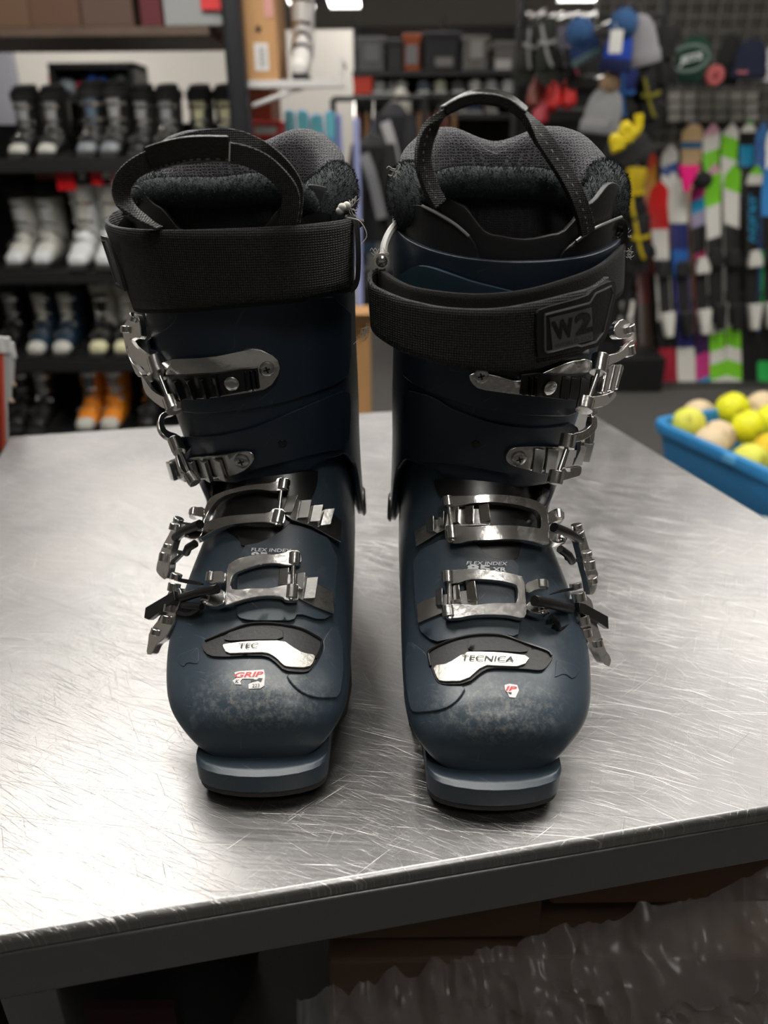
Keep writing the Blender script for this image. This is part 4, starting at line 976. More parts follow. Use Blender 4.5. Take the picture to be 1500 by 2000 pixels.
    q = P[4:9]; v, f = ribbon([p+Vector((0, -.0004, .0012)) for p in q], Wd[4:9], .0092, .0042); gr = mk('loop_grip', v, f, M((.008, .008, .008), .2, spec=.7, bump=.4, scale=900), lo, bevel=.0006)
    g = G(); sm = smooth_path([p+Vector((0, -.003, .0)) for p in P], 10)
    for i in range(4, len(sm)-2, 3): g.tube([sm[i], sm[i].lerp(sm[i+1], .9)], .00022, 4)
    g.mk('loop_stitching', M((.30, .30, .29), .6), lo)
    g = G()
    for c0 in ((893, 193), (996, 200)):
        for k in range(8):
            x, y = c0; pts = [at(x, y, .4)]; x += rr.uniform(-6, 6); y += rr.uniform(-7, 2); pts.append(at(x, y, .4)); g.tube(pts, .0002, 4)
    g.mk('loose_threads', THREAD, lo)
    return root
left_boot(); right_boot()
# ================================================================== ROOM
def st(o): return tag(o, kind='structure')
def carpet():
    m = M((.075, .072, .068), .8, bump=.3, scale=40, var=.25); return m
st(G().box(-5, 6, -3, 12.7, -.06, 0).mk('floor', carpet()))
CEIL = M((.66, .63, .61), .9, bump=.1, scale=20)
st(G().box(-5, 6, -3, 12.7, 2.76, 2.82).mk('ceiling', CEIL))
WALLM = M((.62, .59, .55), .85, var=.06, scale=3)
st(G().box(-5, 6, 12.7, 12.8, 0, 2.76).mk('wall_back', WALLM))
st(G().box(-5.1, -5, -3, 12.8, 0, 2.76).mk('wall_left', WALLM))
st(G().box(6, 6.1, -3, 12.8, 0, 2.76).mk('wall_right', WALLM))
st(G().box(-5, 6, -3.1, -3, 0, 2.76).mk('wall_front', M((.30, .29, .28), .9)))
xw = at(690, 130, 6.9).x; st(G().box(-5, xw, 6.9, 7.0, 0, at(640, 58, 6.9).z).mk('wall_middle', WALLM, smooth=False))
FRAMEM = M((.5, .5, .5), .5)
for i, pn in enumerate(PANELS):
    x, y = pn[:2]; hw = pn[2]/2 if len(pn) > 2 else .6
    t = empty('ceiling_light', (x, y, 2.70), 'flat ceiling light panel with a pale frame, in a set with one added front fill', 'light', 'ceiling light panels')
    g = G().box(x-hw-.02, x+hw+.02, y-.32, y-.30, 2.70, 2.76).box(x-hw-.02, x+hw+.02, y+.30, y+.32, 2.70, 2.76).box(x-hw-.02, x-hw, y-.3, y+.3, 2.70, 2.76).box(x+hw, x+hw+.02, y-.3, y+.3, 2.70, 2.76)
    g.mk('light_frame', FRAMEM, t, smooth=False)
    G().box(x-hw, x+hw, y-.3, y+.3, 2.715, 2.725).mk('diffuser', M((1, .96, .90), .5, emit=PANEL), t, smooth=False)
PX = lambda px, py, Y: at(px, py, Y)
def rect(px0, py0, px1, py1, Y):
    ym = (py0+py1)/2; xm = (px0+px1)/2
    return at(px0, ym, Y).x, at(px1, ym, Y).x, at(xm, py1, Y).z, at(xm, py0, Y).z
def block(name, r, Y, d, mat, parent=None, bevel=.003):
    x0, x1, z0, z1 = rect(*r, Y); g = G().box(x0, x1, Y, Y+d, z0, z1)
    return g.mk(name, mat, parent, smooth=False, bevel=bevel)
def box_thing(name, r, Y, d, mat, label, cat, group=None, tagr=None, tagm=None):
    """a carton: body with lid seam and, where seen, a label"""
    x0, x1, z0, z1 = rect(*r, Y)
    t = empty(name, ((x0+x1)/2, Y+d/2, z0), label, cat, group)
    G().box(x0, x1, Y, Y+d, z0, z0+(z1-z0)*.8).mk('body', mat, t, smooth=False, bevel=.003)
    G().box(x0-.004, x1+.004, Y-.004, Y+d+.004, z0+(z1-z0)*.78, z1).mk('lid', mat, t, smooth=False, bevel=.003)
    if tagr:
        a, b, c, e = rect(*tagr, Y-.006); G().box(a, b, Y-.007, Y-.004, c, e).mk('paper_label', tagm or M((.75, .74, .72), .6), t, smooth=False)
    return t
BLACKM = M((.012, .012, .013), .45); BLACKC = M((.012, .012, .013), .9, bump=.3, scale=300)
# ------------------------------------------------------------------ ski boot rack on the left
RY = 2.86
def zs(py, Y, px=150): return at(px, py, Y).z
S1, S2, S3 = zs(312, RY), zs(530, RY), zs(703, RY); S4 = S3-.30; S0 = zs(72, RY)
XR = at(452, 300, RY+.2).x
rack = empty('boot_rack', (-1.6, 3.1, 0), 'black steel shelving rack full of ski boots on the left', 'shelf')
for z in (S4, S3, S2, S1):
    g = G().box(-2.6, XR, RY-.02, RY+.42, z-.02, z).box(-2.6, XR, RY-.03, RY-.018, z-.038, z+.004)
    g.mk('shelf_board', BLACKM, rack, smooth=False, bevel=.002)
G().box(-2.6, XR, RY-.02, RY+.42, S0, S0+.025).mk('top_board', M((.10, .065, .045), .6, var=.3, scale=12), rack, smooth=False)
G().box(-2.6, XR, RY+.43, RY+.445, 0.0, S1+.12).mk('back_panel', BLACKC, rack, smooth=False)
for x in (-2.58, XR-.02):
    G().box(x, x+.03, RY+.38, RY+.42, 0, S0).mk('upright', BLACKM, rack, smooth=False)
G().box(-2.6, XR, RY+.1, RY+.3, 0, .05).mk('base', BLACKM, rack, smooth=False)
# tall black post at the rack's end
p0 = at(472, 290, 2.80); g = G().box(p0.x-.03, p0.x+.03, 2.80, 2.86, 0, 2.7)
g.box(p0.x-.026, p0.x-.020, 2.794, 2.80, 0.2, 2.6).box(p0.x+.020, p0.x+.026, 2.794, 2.80, .2, 2.6)
tag(g.mk('shelving_post', M((.012, .013, .017), .4), smooth=False, bevel=.003), 'tall black steel shelving post beside the brown upright carton', 'post')

def shop_boot(x, Y, z, sc, shell, cuffc, toe, tong, label, group, strapc=None, tilt=0, buckc=None, h=1.0):
    root = empty('ski_boot', (x, Y, z), label, 'ski boot', group)
    W = lambda v: Vector((x+sc*.80*(v.x+.012*min(1, v.z/.2)), Y+sc*v.y, z+sc*h*v.z))
    low = Surf([(.008, .046, .010, .030, .012, 0, 2.4, .1), (.018, .060, .014, .018, .038, 0, 2.5, .15), (.034, .068, .029, .014, .046, 0, 2.4, .2), (.06, .080, .06, .012, .051, 0, 2.4, .2),
                (.098, .112, .120, .012, .050, 0, 2.3, .2), (.130, .150, .230, .015, .045, 0, 2.2, .1), (.140, .19, .28, .07, .046, 0, 2.2, 0), (.136, .215, .278, .17, .05, 0, 2.2, 0)], W)
    V, F, m = low.grid(16, 22, t0=lambda p: 2.2); mk('lower_shell', V, F, shell, root, fix='open')
    V, F, m = low.grid(8, 22, t0=lambda p: 0, t1=lambda p: 2.25, off=.001); mk('toe_cap', V, F+[tuple(range(m))], toe, root, fix='open')
    cf = Surf([(.130, .115, .262, .06, .052, 0, 2.2, 0), (.120, .165, .262, .14, .056, 0, 2.2, 0), (.113, .22, .264, .23, .059, 0, 2.2, 0), (.108, .275, .270, .300, .062, 0, 2.2, 0)], W)
    V, F, m = cf.grid(10, 24, off=.002); mk('cuff', V, F, cuffc, root, fix='open', solid=.004)
    ln = Surf([(.121, .25, .256, .26, .053, 0, 2.2, 0), (.118, .30, .25, .325, .054, 0, 2.2, 0), (.150, .305, .22, .32, .03, 0, 2.2, 0)], W)
    V, F, m = ln.grid(8, 20); mk('liner', V, F+[tuple(range(8*m, 9*m))], BLACKC, root, fix='open')
    g = G().box(x-.032*sc, x+.032*sc, Y, Y+.06*sc, z+.006, z+.028*sc).box(x-.030*sc, x+.030*sc, Y+.05*sc, Y+.285*sc, z+.0, z+.03*sc); g.mk('sole', RUB, root, smooth=False, bevel=.003)
    tg = []
    for ph in (-.33, -.2, 0, .2, .33): tg.append(ph)
    V = []; 
    for i in range(9):
        t = .2+i/8*2.75
        for ph in (-.55, -.3, 0, .3, .55): V.append(cf.P(t, ph*(.5+.5*i/8), .005))
    F = [(i*5+k, i*5+k+1, i*5+k+6, i*5+k+5) for i in range(8) for k in range(4)]
    mk('front_panel', V, F, tong, root, fix=Vector((0, -1, 0)), solid=.003)
    for s_, t, a, b in ((cf, 2.05, -1.3, .9), (cf, 1.0, -1.3, .8), (low, 4.6, -1.2, .9), (low, 3.6, -1.2, .9)):
        g = G(); P = [s_.P(t, a+(b-a)*i/7, .006) for i in range(8)]; v, f = ribbon(P, [Vector((0, -.3, 1))]*8, .013*sc, .004, 1); g.add(v, f); g.mk('buckle', buckc or CHROME, root, smooth=False)
    st_ = [cf.P(2.75, -2.2+4.4*i/14, .007) for i in range(15)]; v, f = ribbon(st_, [Vector((0, 0, 1))]*15, .034*sc, .003, 1)
    mk('power_strap', v, f, strapc or BLACKC, root, smooth=False)
    return root
c = lambda r, g_, b: M((r, g_, b), .42)
BK, DG, GRY, CRM, WHT, NV, ORG_C = c(.010, .010, .011), c(.035, .036, .036), c(.22, .24, .26), c(.52, .52, .47), c(.60, .62, .62), c(.012, .03, .055), c(.75, .24, .015)
YEL = c(.55, .55, .12); SIL = c(.32, .32, .33); BG = c(.10, .14, .19); PAL = c(.62, .60, .38)
def XP(px, py, Y): return at(px, py, Y).x
tier1 = [(28, 2.90, BK, BK, CRM, SIL, 'black ski boot with pale toe at the left end of the top boot shelf', 1, .86),
         (84, 2.90, BK, BK, CRM, SIL, 'black ski boot with pale toe on the top boot shelf, right of its pair', 1, .86),
         (163, 2.87, BK, BK, GRY, BG, 'black ski boot with smooth grey toe on the top boot shelf, left of its pair', 1, .9),
         (209, 2.87, BK, BK, GRY, SIL, 'black ski boot with smooth grey toe on the top boot shelf, right of its pair', 1, .9),
         (263, 2.92, BK, DG, BK, SIL, 'black ski boot with silver centre stripe on the top boot shelf, left of its pair', 1, .86),
         (313, 2.92, BK, DG, BK, SIL, 'black ski boot with silver centre stripe on the top boot shelf, right of its pair', 1, .86),
         (378, 2.95, DG, DG, DG, PAL, 'dark olive ski boot with yellow mark on the top boot shelf, left of its pair', 1, .86),
         (430, 2.95, DG, DG, DG, PAL, 'dark olive ski boot with yellow mark beside the black post, right of its pair', 1, .86)]
for px, Y, a, b, t_, tg, lab, hh, sc in tier1: shop_boot(XP(px, 290, Y), Y, S1, sc, a, b, t_, tg, lab, 'ski boots on the top boot shelf', h=.86)
tier2 = [(24, 2.88, CRM, CRM, WHT, WHT, 'cream ski boot at the left end of the second shelf, left of its pair', .95),
         (76, 2.88, CRM, CRM, WHT, WHT, 'cream ski boot with black strap on the second shelf, right of its pair', .95),
         (146, 2.82, WHT, WHT, WHT, CRM, 'tall white ski boot with cream badge on the second shelf, left of its pair', 1.0),
         (200, 2.82, WHT, WHT, WHT, CRM, 'tall white ski boot with cream badge on the second shelf, right of its pair', 1.0),
         (262, 2.9, BK, BK, GRY, SIL, 'black ski boot on the second shelf just right of the white pair', .92)]
for px, Y, a, b, t_, tg, lab, sc in tier2: shop_boot(XP(px, 510, Y), Y, S2, sc, a, b, t_, tg, lab, 'ski boots on the second boot shelf', strapc=BLACKC if px != 146 and px != 200 else WHT)
tier3 = [(8, 2.90, BK, BK, BK, SIL, 'black ski boot cut by the left photo edge on the third shelf', .9),
         (66, 2.86, NV, NV, CRM, CRM, 'navy ski boot with cream front and toe on the third shelf, left of its pair', .92),
         (116, 2.86, NV, NV, CRM, CRM, 'navy ski boot with cream front and toe on the third shelf, right of its pair', .92),
         (188, 2.86, BK, CRM, PAL, BK, 'black and cream ski boot with yellowish toe on the third shelf, left of its pair', .92),
         (236, 2.86, BK, CRM, PAL, CRM, 'black and cream ski boot with yellowish toe on the third shelf, right of its pair', .92),
         (292, 2.92, BK, BK, BK, SIL, 'black ski boot at the right of the third shelf', .9)]
for px, Y, a, b, t_, tg, lab, sc in tier3: shop_boot(XP(px, 690, Y), Y, S3, sc, a, b, t_, tg, lab, 'ski boots on the third boot shelf', strapc=CRM if px in (188, 236) else None)
tier4 = [(24, 2.88, BK, BK, BK, DG, 'black ski boot at the left end of the bottom shelf', .92),
         (66, 2.86, BK, BK, BK, SIL, 'black ski boot with a silver tab left of the orange pair', .92),
         (160, 2.84, ORG_C, ORG_C, CRM, BG, 'orange ski boot with blue grey front on the bottom shelf, left of its pair', .98),
         (208, 2.84, ORG_C, ORG_C, CRM, SIL, 'orange ski boot with blue grey front on the bottom shelf, right of its pair', .98),
         (282, 2.86, BK, BK, BK, WHT, 'black ski boot with a white tab right of the orange pair', .92)]
for px, Y, a, b, t_, tg, lab, sc in tier4: shop_boot(XP(px, 830, Y), Y, S4, sc, a, b, t_, tg, lab, 'ski boots on the bottom boot shelf', strapc=NV if px in (160, 208) else None)
# tags and boxes hanging under / behind the top boot shelf
def hang_tag(r, Y, mat, label, zt):
    x0, x1, z0, z1 = rect(*r, Y)
    t = empty('shelf_tag', ((x0+x1)/2, Y, z0), label, 'tag', 'tags hanging under the top boot shelf')
    G().box(x0, x1, Y, Y+.012, z0, z1).mk('tag_card', mat, t, smooth=False, bevel=.002)
    G().tube([((x0+x1)/2, Y+.006, z1), ((x0+x1)/2, Y+.006, zt)], .0015, 6).mk('cord', BLACKM, t)
RDG = M((.65, .01, .015), .25, emit=0)
for r, m_, l in (((110, 335, 145, 372), RDG, 'glossy red tag under the top boot shelf, left of the round one'), ((176, 330, 199, 362), RDG, 'rounder red tag under the top boot shelf beside a white one'), ((199, 328, 214, 348), WHT, 'small white tag between the red and the pink tags'), ((218, 333, 232, 372), c(.6, .30, .30), 'pinkish tag hanging at the right of the row'), ((152, 335, 166, 352), SIL, 'silver tag between the two red tags')):
    hang_tag(r, 2.87, m_, l, S1-.02)
x0, x1, z0, z1 = rect(70, 336, 114, 372, 3.05)
tag(G().box(x0, x1, 3.05, 3.15, z1-.09, z1+.02).box(x0+.003, x1-.003, 3.04, 3.05, z1-.06, z1).mk('hanging_box', M((.30, .13, .06), .7), smooth=False, bevel=.002), 'small brown carton left of the red tags', 'box')
# top shelf stock
TS = S0+.025
tops = [((-20, 26, 60, 68), (.12, .065, .035), 'dark brown carton at the left end of the overhead shelf'), ((62, 34, 160, 68), (.10, .05, .028), 'flat brown carton on the overhead shelf beside a pale strip'), ((162, 30, 262, 66), (.09, .05, .035), 'brown carton left of the maroon box overhead'), ((276, 26, 318, 66), (.10, .012, .018), 'maroon box on the overhead shelf'), ((322, 24, 442, 62), (.28, .29, .29), 'pale grey box at the right end of the overhead shelf')]
for r, c_, l in tops:
    x0, x1, z0, z1 = rect(*r, 2.84); t = empty('storage_box', ((x0+x1)/2, 2.95, TS), l, 'box', 'boxes on the overhead shelf')
    G().box(x0, x1, 2.84, 3.15, TS, TS+.11).mk('body', M(c_, .7), t, smooth=False, bevel=.003)
    G().box(x0-.003, x1+.003, 2.835, 3.155, TS+.085, TS+.12).mk('lid', M(tuple(v*1.25 for v in c_), .7), t, smooth=False, bevel=.003)
    if c_[0] == .28: G().box(x0+.12, x0+.19, 2.828, 2.836, TS+.04, TS+.1).mk('red_label', M((.6, .03, .03), .5), t, smooth=False)
x0 = XP(60, 0, 2.82); tag(G().box(-2.6, XR, 2.80, 2.83, TS+.155, TS+.19).box(-2.6, XR, 2.83, 3.2, TS+.185, TS+.19).mk('overhead_beam', M((.20, .15, .10), .7), smooth=False), 'long beige beam running over the boxes at the top left', 'beam')
# black framed display case on the far wall
x0, x1, z0, z1 = rect(97, 122, 264, 190, 5.2)
dc = empty('display_case', ((x0+x1)/2, 5.3, z0), 'black framed display case behind the top row of ski boots', 'display case')
g = G().box(x0, x1, 5.2, 5.5, z1-.03, z1).box(x0, x0+.03, 5.2, 5.5, z0-1.6, z1).box(x1-.03, x1, 5.2, 5.5, z0-1.6, z1); g.mk('case_frame', BLACKM, dc, smooth=False)
G().box(x0, x1, 5.48, 5.5, z0-1.6, z1).mk('case_back', M((.12, .115, .11), .7), dc, smooth=False)
G().box(x0, x1, 5.2, 5.5, z0-.03, z0-.0).mk('case_shelf', BLACKM, dc, smooth=False)
for px, w, hh, c_, l in ((104, .05, .16, (.6, .01, .02), 'red bag at the left edge of the display case'), (126, .10, .10, (.2, .25, .27), 'grey helmet shaped item in the display case'), (158, .09, .09, (.5, .02, .05), 'red helmet in the display case'), (178, .06, .12, (.02, .12, .5), 'blue helmet in the display case, left of its pair'), (198, .06, .11, (.02, .12, .5), 'blue helmet in the display case, right of its pair'), (235, .11, .14, (.01, .02, .02), 'black helmet at the right end of the display case')):
    x = XP(px, 180, 5.25); h = empty('helmet', (x, 5.3, z0), l, 'helmet', 'helmets in the display case')
    g = G().ball((x, 5.32, z0+hh*.55), hh*.55, 14, 9, sc=(w/hh*1.1, 1, 1)); g.mk('helmet_shell', M(c_, .35), h)
    G().tube([(x-w*.4, 5.27, z0+.02), (x, 5.25, z0+.005), (x+w*.4, 5.27, z0+.02)], .006, 6).mk('chin_strap', BLACKM, h)
x0 = XP(4, 140, 4.2); tag(G().box(x0-.2, x0+.05, 4.2, 4.26, 1.2, at(4, 97, 4.2).z).mk('leaning_panel', M((.30, .30, .34), .5), smooth=False, bevel=.004), 'pale grey panel at the far left edge behind the boots', 'panel')

# ------------------------------------------------------------------ upright carton and white boot on the wire shelf
WY = 2.86
zsf = at(520, 157, WY).z
xa, xb = XP(484, 157, WY), XP(668, 157, WY)
ws = empty('wire_shelf', ((xa+xb)/2, WY+.15, zsf), 'white wire shelf on a slanting bracket beside the black post', 'shelf')
WW = M((.62, .61, .60), .4); g = G()
for i in range(14): y = WY+.30*i/13; g.tube([(xa, y, zsf-.004), (xb, y, zsf-.004)], .0022, 6)
g.mk('wires', WW, ws)
g = G().box(xa, xb, WY-.006, WY+.004, zsf-.022, zsf); g.mk('front_rail', WW, ws, smooth=False, bevel=.002)
g = G().tube([(xb, WY, zsf-.02), (xb, WY, at(665, 116, WY).z), (xb, WY+.30, at(665, 116, WY).z)], .006, 8); g.mk('end_rail', WW, ws)
g = G().tube([Vector((xa+.01, WY+.01, at(486, 206, WY).z)), Vector((XP(590, 165, WY), WY+.01, zsf-.02))], .007, 8); g.mk('bracket', WW, ws)
xc0, xc1 = XP(472, 80, WY), XP(540, 80, WY)
ct = empty('upright_carton', ((xc0+xc1)/2, WY+.15, zsf), 'tall brown cardboard carton with a finger hole standing on the wire shelf', 'box')
G().box(xc0, xc1, WY+.005, WY+.3, zsf, zsf+.42).mk('body', M((.50, .28, .12), .75, var=.06, scale=8), ct, smooth=False, bevel=.002)
a, b, c0_, d0 = rect(497, 84, 524, 138, WY); G().box(a, b, WY+.002, WY+.005, c0_, d0).mk('barcode_label', M((.72, .71, .70), .6), ct, smooth=False)
a, b, c0_, d0 = rect(506, 92, 518, 130, WY); g = G()
for i in range(9): g.box(a, b, WY+.001, WY+.002, c0_+(d0-c0_)*(i+.1)/9, c0_+(d0-c0_)*(i+.1+(.35 if i % 2 else .6))/9)
g.mk('barcode', M((.25, .25, .25), .6), ct, smooth=False)
a, b, c0_, d0 = rect(515, -20, 533, 34, WY); G().box(a, b, WY+.002, WY+.005, c0_, d0).mk('red_white_label', M((.62, .30, .27), .6), ct, smooth=False)
h0 = at(504, 56, WY); G().tube([(h0.x, WY+.001, h0.z), (h0.x, WY+.01, h0.z)], .009, 14).mk('finger_hole', BLACKM, ct)
shop_boot(XP(585, 150, 2.90), 2.90, zsf+.001, .80, c(.72, .71, .69), c(.72, .71, .69), c(.74, .73, .70), c(.72, .71, .69), 'white ski boot standing on the white wire shelf', None, strapc=c(.05, .05, .05), h=1.35)
tag(G().box(XP(484, 200, 3.3), XP(530, 200, 3.3), 3.3, 3.6, .9, at(500, 165, 3.3).z).mk('brown_carton', M((.20, .085, .045), .7), smooth=False, bevel=.004), 'dark brown carton seen below the wire shelf', 'box')
rbx = box_thing('shoe_box', (486, 236, 548, 275), 3.2, .2, M((.62, .03, .03), .5), 'red shoe box with a white label behind the left ski boot', 'box', None, (497, 246, 540, 262))
zz = ORG[rbx].z
bs_ = empty('stock_stand', (ORG[rbx].x, 3.3, 0), 'dark stand carrying the red shoe box', 'stand')
x_ = ORG[rbx].x; G().box(x_-.1, x_+.1, 3.2, 3.4, zz-.02, zz).mk('stand_top', BLACKM, bs_, smooth=False); G().box(x_-.08, x_+.08, 3.24, 3.38, 0, zz-.02).mk('stand_body', BLACKC, bs_, smooth=False)

# ------------------------------------------------------------------ generic ski
def ski(xb, Yb, zb, xt, Yt, L, w, mat, label, group, bind=.45, bcol=None, heel=None, letters=None, lc=None, cat='ski', name='ski', toe=True):
    """xb,Yb,zb bottom; leans to xt,Yt; L length"""
    base = Vector((xb, Yb, zb)); up = Vector((xt-xb, Yt-Yb, 1.0)).normalized(); sd = Vector((1, 0, 0)); sd = (sd-up*sd.dot(up)).normalized(); fr = sd.cross(up)
    if fr.y > 0: fr = -fr
    root = empty(name, base, label, cat, group)
    V = []; n = 26
    for i in range(n+1):
        t = i/n; ww = w*(1-.26*math.sin(math.pi*t)**1.2)/2
        if t > .93: ww *= math.sqrt(max(0.0, 1-((t-.93)/.07)**2))*.97+.03
        if t < .03: ww *= .80+.2*t/.03
        lift = .05*max(0, (t-.86)/.14)**1.7+.01*max(0, (.05-t)/.05)
        cb = .006*math.sin(math.pi*t)
        for s_ in (-1, -.5, .5, 1):
            V.append(base+up*L*t+sd*s_*ww+fr*(lift+cb+(.012 if abs(s_) < .9 else .008)))
        for s_ in (1, -1): V.append(base+up*L*t+sd*s_*ww+fr*(lift+cb))
    F = [(i*6+k, i*6+(k+1) % 6, (i+1)*6+(k+1) % 6, (i+1)*6+k) for i in range(n) for k in range(6)]+[tuple(range(6)), tuple(n*6+k for k in range(6))]
    mk('ski_body', V, F, mat, root, bevel=0)
    def at_(t, lx, h): return base+up*L*t+sd*lx+fr*(h+.018)
    if bind:
        bc = bcol or BLACKM
        g = G()
        for a, b_, hw, h in ((bind-.16, bind+.17, .030, .012),):
            g.prism([at_(a, -hw, 0), at_(b_, -hw, 0), at_(b_, hw, 0), at_(a, hw, 0)], fr*h)
        g.mk('binding_plate', BLACKM, root, smooth=False, bevel=.002)
        g = G(); t0 = bind+.10
        g.prism([at_(t0, -.036, .01), at_(t0+.03, -.036, .01), at_(t0+.075, -.018, .01), at_(t0+.075, .018, .01), at_(t0+.03, .036, .01), at_(t0, .036, .01)], fr*.042)
        g.mk('toe_piece', bc, root, smooth=False, bevel=.005)
        g = G(); t0 = bind-.10
        g.prism([at_(t0, -.032, .01), at_(t0+.03, -.034, .01), at_(t0+.03, .034, .01), at_(t0, .032, .01), at_(t0-.09, .018, .01), at_(t0-.09, -.018, .01)], fr*.055)
        g.mk('heel_piece', heel or bc, root, smooth=False, bevel=.006)
        g = G()
        for s_ in (-1, 1): g.tube([at_(bind-.02, s_*.02, .01), at_(bind-.02, s_*.047, .012), at_(bind-.11, s_*.050, -.02)], .004, 6)
        g.mk('ski_brake', BLACKM, root)
    if letters:
        a, b_, txt = letters; V, F = text_mesh(txt, .02); o = []
        for u, v in V: o.append(at_(a+(b_-a)*u, (v-.5)*w*.55, .003))
        mk('lettering', o, F, lc, root, fix=None, smooth=False)
    return root
PK, WH, GN = (.62, .34, .42), (.66, .65, .60), (.20, .60, .03)
RD, NVY, BLU, CY = (.70, .02, .02), (.02, .025, .13), (.02, .12, .42), (.02, .28, .50)
GB = [(0, WH), (.03, GN), (.10, WH), (.16, GN), (.24, WH), (.34, (.02, .02, .02)), (.66, WH), (.80, GN), (.93, PK), (.99, (.6, .45, .48))]
YF = 4.30
ptb = lambda px, py, Y: at(px, py, Y)
def row_ski(pxt, pyt, pxb, pyb, Y, w, stops, label, group, zb=None, letters=None, lc=None, heel=None, noise=.0, bind=.45, bcol=None, rot=0.):
    b_ = at(pxb, pyb, Y); zb_ = b_.z if zb is None else zb
    Yt = Y+.22; t_ = at(pxt, pyt, Yt); L = (Vector((t_.x, Yt, t_.z))-Vector((b_.x, Y, zb_))).length
    dz = t_.z-zb_
    m = bands_mat([(p*L, q) for p, q in stops], noise=noise, rot=rot)
    return ski(b_.x, Y, zb_, b_.x+(t_.x-b_.x)/dz, Y+(Yt-Y)/dz, L, w, m, label, group, letters=letters, lc=lc, heel=heel, bind=bind, bcol=bcol)
FR, BR = 'short skis in the front row of the rack', 'skis in the back row of the rack'
D_ = (.012, .012, .013)
row_ski(1282, 356, 1306, 758, YF, .105, [(0, D_), (.02, (.35, .02, .04)), (.2, D_), (.33, WH), (.55, D_), (.62, WH), (.76, (.62, .02, .02)), (.95, (.55, .02, .02))], 'red tipped ski at the left end of the front row', FR, heel=M(WH, .4))
row_ski(1319, 352, 1342, 758, YF, .112, [(0, WH), (.20, NVY), (.36, (.06, .06, .28)), (.52, BLU), (.66, NVY), (.78, WH), (.97, WH)], 'white and navy ski in the front row right of the red one', FR, heel=BLACKM)
row_ski(1360, 345, 1372, 754, YF, .085, [(0, CY), (.04, (.5, .04, .2)), (.16, (.05, .02, .08)), (.3, (.30, .02, .08)), (.62, D_), (.74, (.30, .27, .4)), (.80, CY), (.86, (.5, .03, .2)), (.92, GN), (.96, D_)], 'black ski with pink and cyan pattern in the front row', FR, heel=M(WH, .4), bcol=M(WH, .4), rot=.35)
row_ski(1388, 322, 1402, 750, YF, .095, GB, 'pink, white and green ski, left of its pair in the front row', FR, rot=.3)
row_ski(1426, 324, 1432, 750, YF, .095, GB, 'pink, white and green ski, right of its pair in the front row', FR, rot=-.3)
row_ski(1470, 326, 1462, 748, YF, .088, [(0, D_), (.90, WH), (.945, GN), (.99, GN)], 'black ski with cyan lettering and a green tip in the front row', FR, letters=(.66, .88, 'VÖLKL'), lc=M(CY, .4), heel=M(WH, .4), bcol=M(WH, .4))
row_ski(1504, 318, 1494, 746, YF, .100, [(0, (.03, .4, .08)), (.1, D_), (.35, (.03, .4, .08)), (.6, D_), (.75, (.04, .25, .6)), (.98, (.1, .3, .6))], 'blue and green ski cut by the right photo edge in the front row', FR, heel=M(WH, .4))
for a in (('NTM',),):
    b_ = at(1462, 748, YF)
YB = 4.62
row_ski(1264, 296, 1286, 660, YB, .09, [(0, D_), (.4, (.3, .03, .02)), (.8, (.42, .18, .02)), (.95, (.5, .05, .03))], 'red and gold ski at the left end of the back row', BR, bind=0, noise=.12)
row_ski(1304, 286, 1318, 660, YB, .10, [(0, D_), (.5, (.6, .1, .05)), (.8, WH), (.88, (.05, .1, .3)), (.93, WH)], 'white ski with red and blue patches in the back row', BR, bind=0, noise=.1)
row_ski(1348, 240, 1356, 650, YB, .125, [(0, (.45, .30, .16)), (.80, (.5, .34, .18)), (.86, (.03, .12, .25)), (.89, (.55, .38, .2)), (.97, (.02, .06, .2))], 'wide tan ski with blue stripes in the back row', BR, bind=0)
row_ski(1386, 244, 1392, 650, YB, .10, [(0, WH), (.76, GN), (.85, WH), (.92, PK)], 'pink and green ski in the back row, left of its pair', BR, bind=0, rot=.3)
row_ski(1422, 244, 1424, 650, YB, .10, [(0, WH), (.76, GN), (.85, WH), (.92, PK)], 'pink and green ski in the back row, right of its pair', BR, bind=0, rot=-.3)
row_ski(1456, 238, 1456, 650, YB, .085, [(0, D_), (.78, (.01, .22, .40)), (.87, D_), (.93, WH), (.965, (.05, .4, .04))], 'black ski with a blue panel and green tip in the back row', BR, bind=0)
row_ski(1484, 242, 1482, 650, YB, .07, [(0, (.05, .13, .35)), (.9, (.06, .18, .42))], 'plain blue ski in the back row', BR, bind=0)
row_ski(1506, 246, 1502, 650, YB, .08, [(0, (.6, .46, .38))], 'cream ski at the right end of the back row', BR, bind=0)
row_ski(1212, 440, 1226, 725, YF+.05, .10, [(0, (.25, .6, .6)), (.12, (.6, .05, .1)), (.2, WH), (.5, (.55, .05, .1)), (.6, WH)], 'white and red ski with a turquoise tail right of the loose strap', 'single skis left of the front row', heel=M(WH, .4), bind=.55)
row_ski(1252, 500, 1262, 700, YF+.1, .09, [(0, (.05, .03, .02)), (.5, (.12, .02, .02)), (.8, D_)], 'dark brown ski standing left of the red tipped ski', 'single skis left of the front row', bind=0)
# pink pennant hung on the ski rack
q = at(1343, 352, YF-.02); s_ = .055
g = G().prism([(q.x-s_, YF-.02, q.z+.07), (q.x+s_, YF-.02, q.z+.07), (q.x+.012, YF-.02, q.z-.06), (q.x-.004, YF-.02, q.z-.06)], (0, .02, 0))
tag(g.mk('pennant', M((.80, .005, .20), .6), smooth=False, bevel=.003), 'hot pink pennant hanging above the navy ski', 'flag')
q = at(1372, 352, YF+.1); tag(G().ball((q.x, YF+.1, q.z), .055, 14, 9, sc=(1, .6, .8)).tube([(q.x, YF+.1, q.z+.03), (q.x, YF+.16, q.z+.08)], .01, 8).mk('black_pouch', BLACKC), 'small black pouch beside the pink pennant', 'pouch')
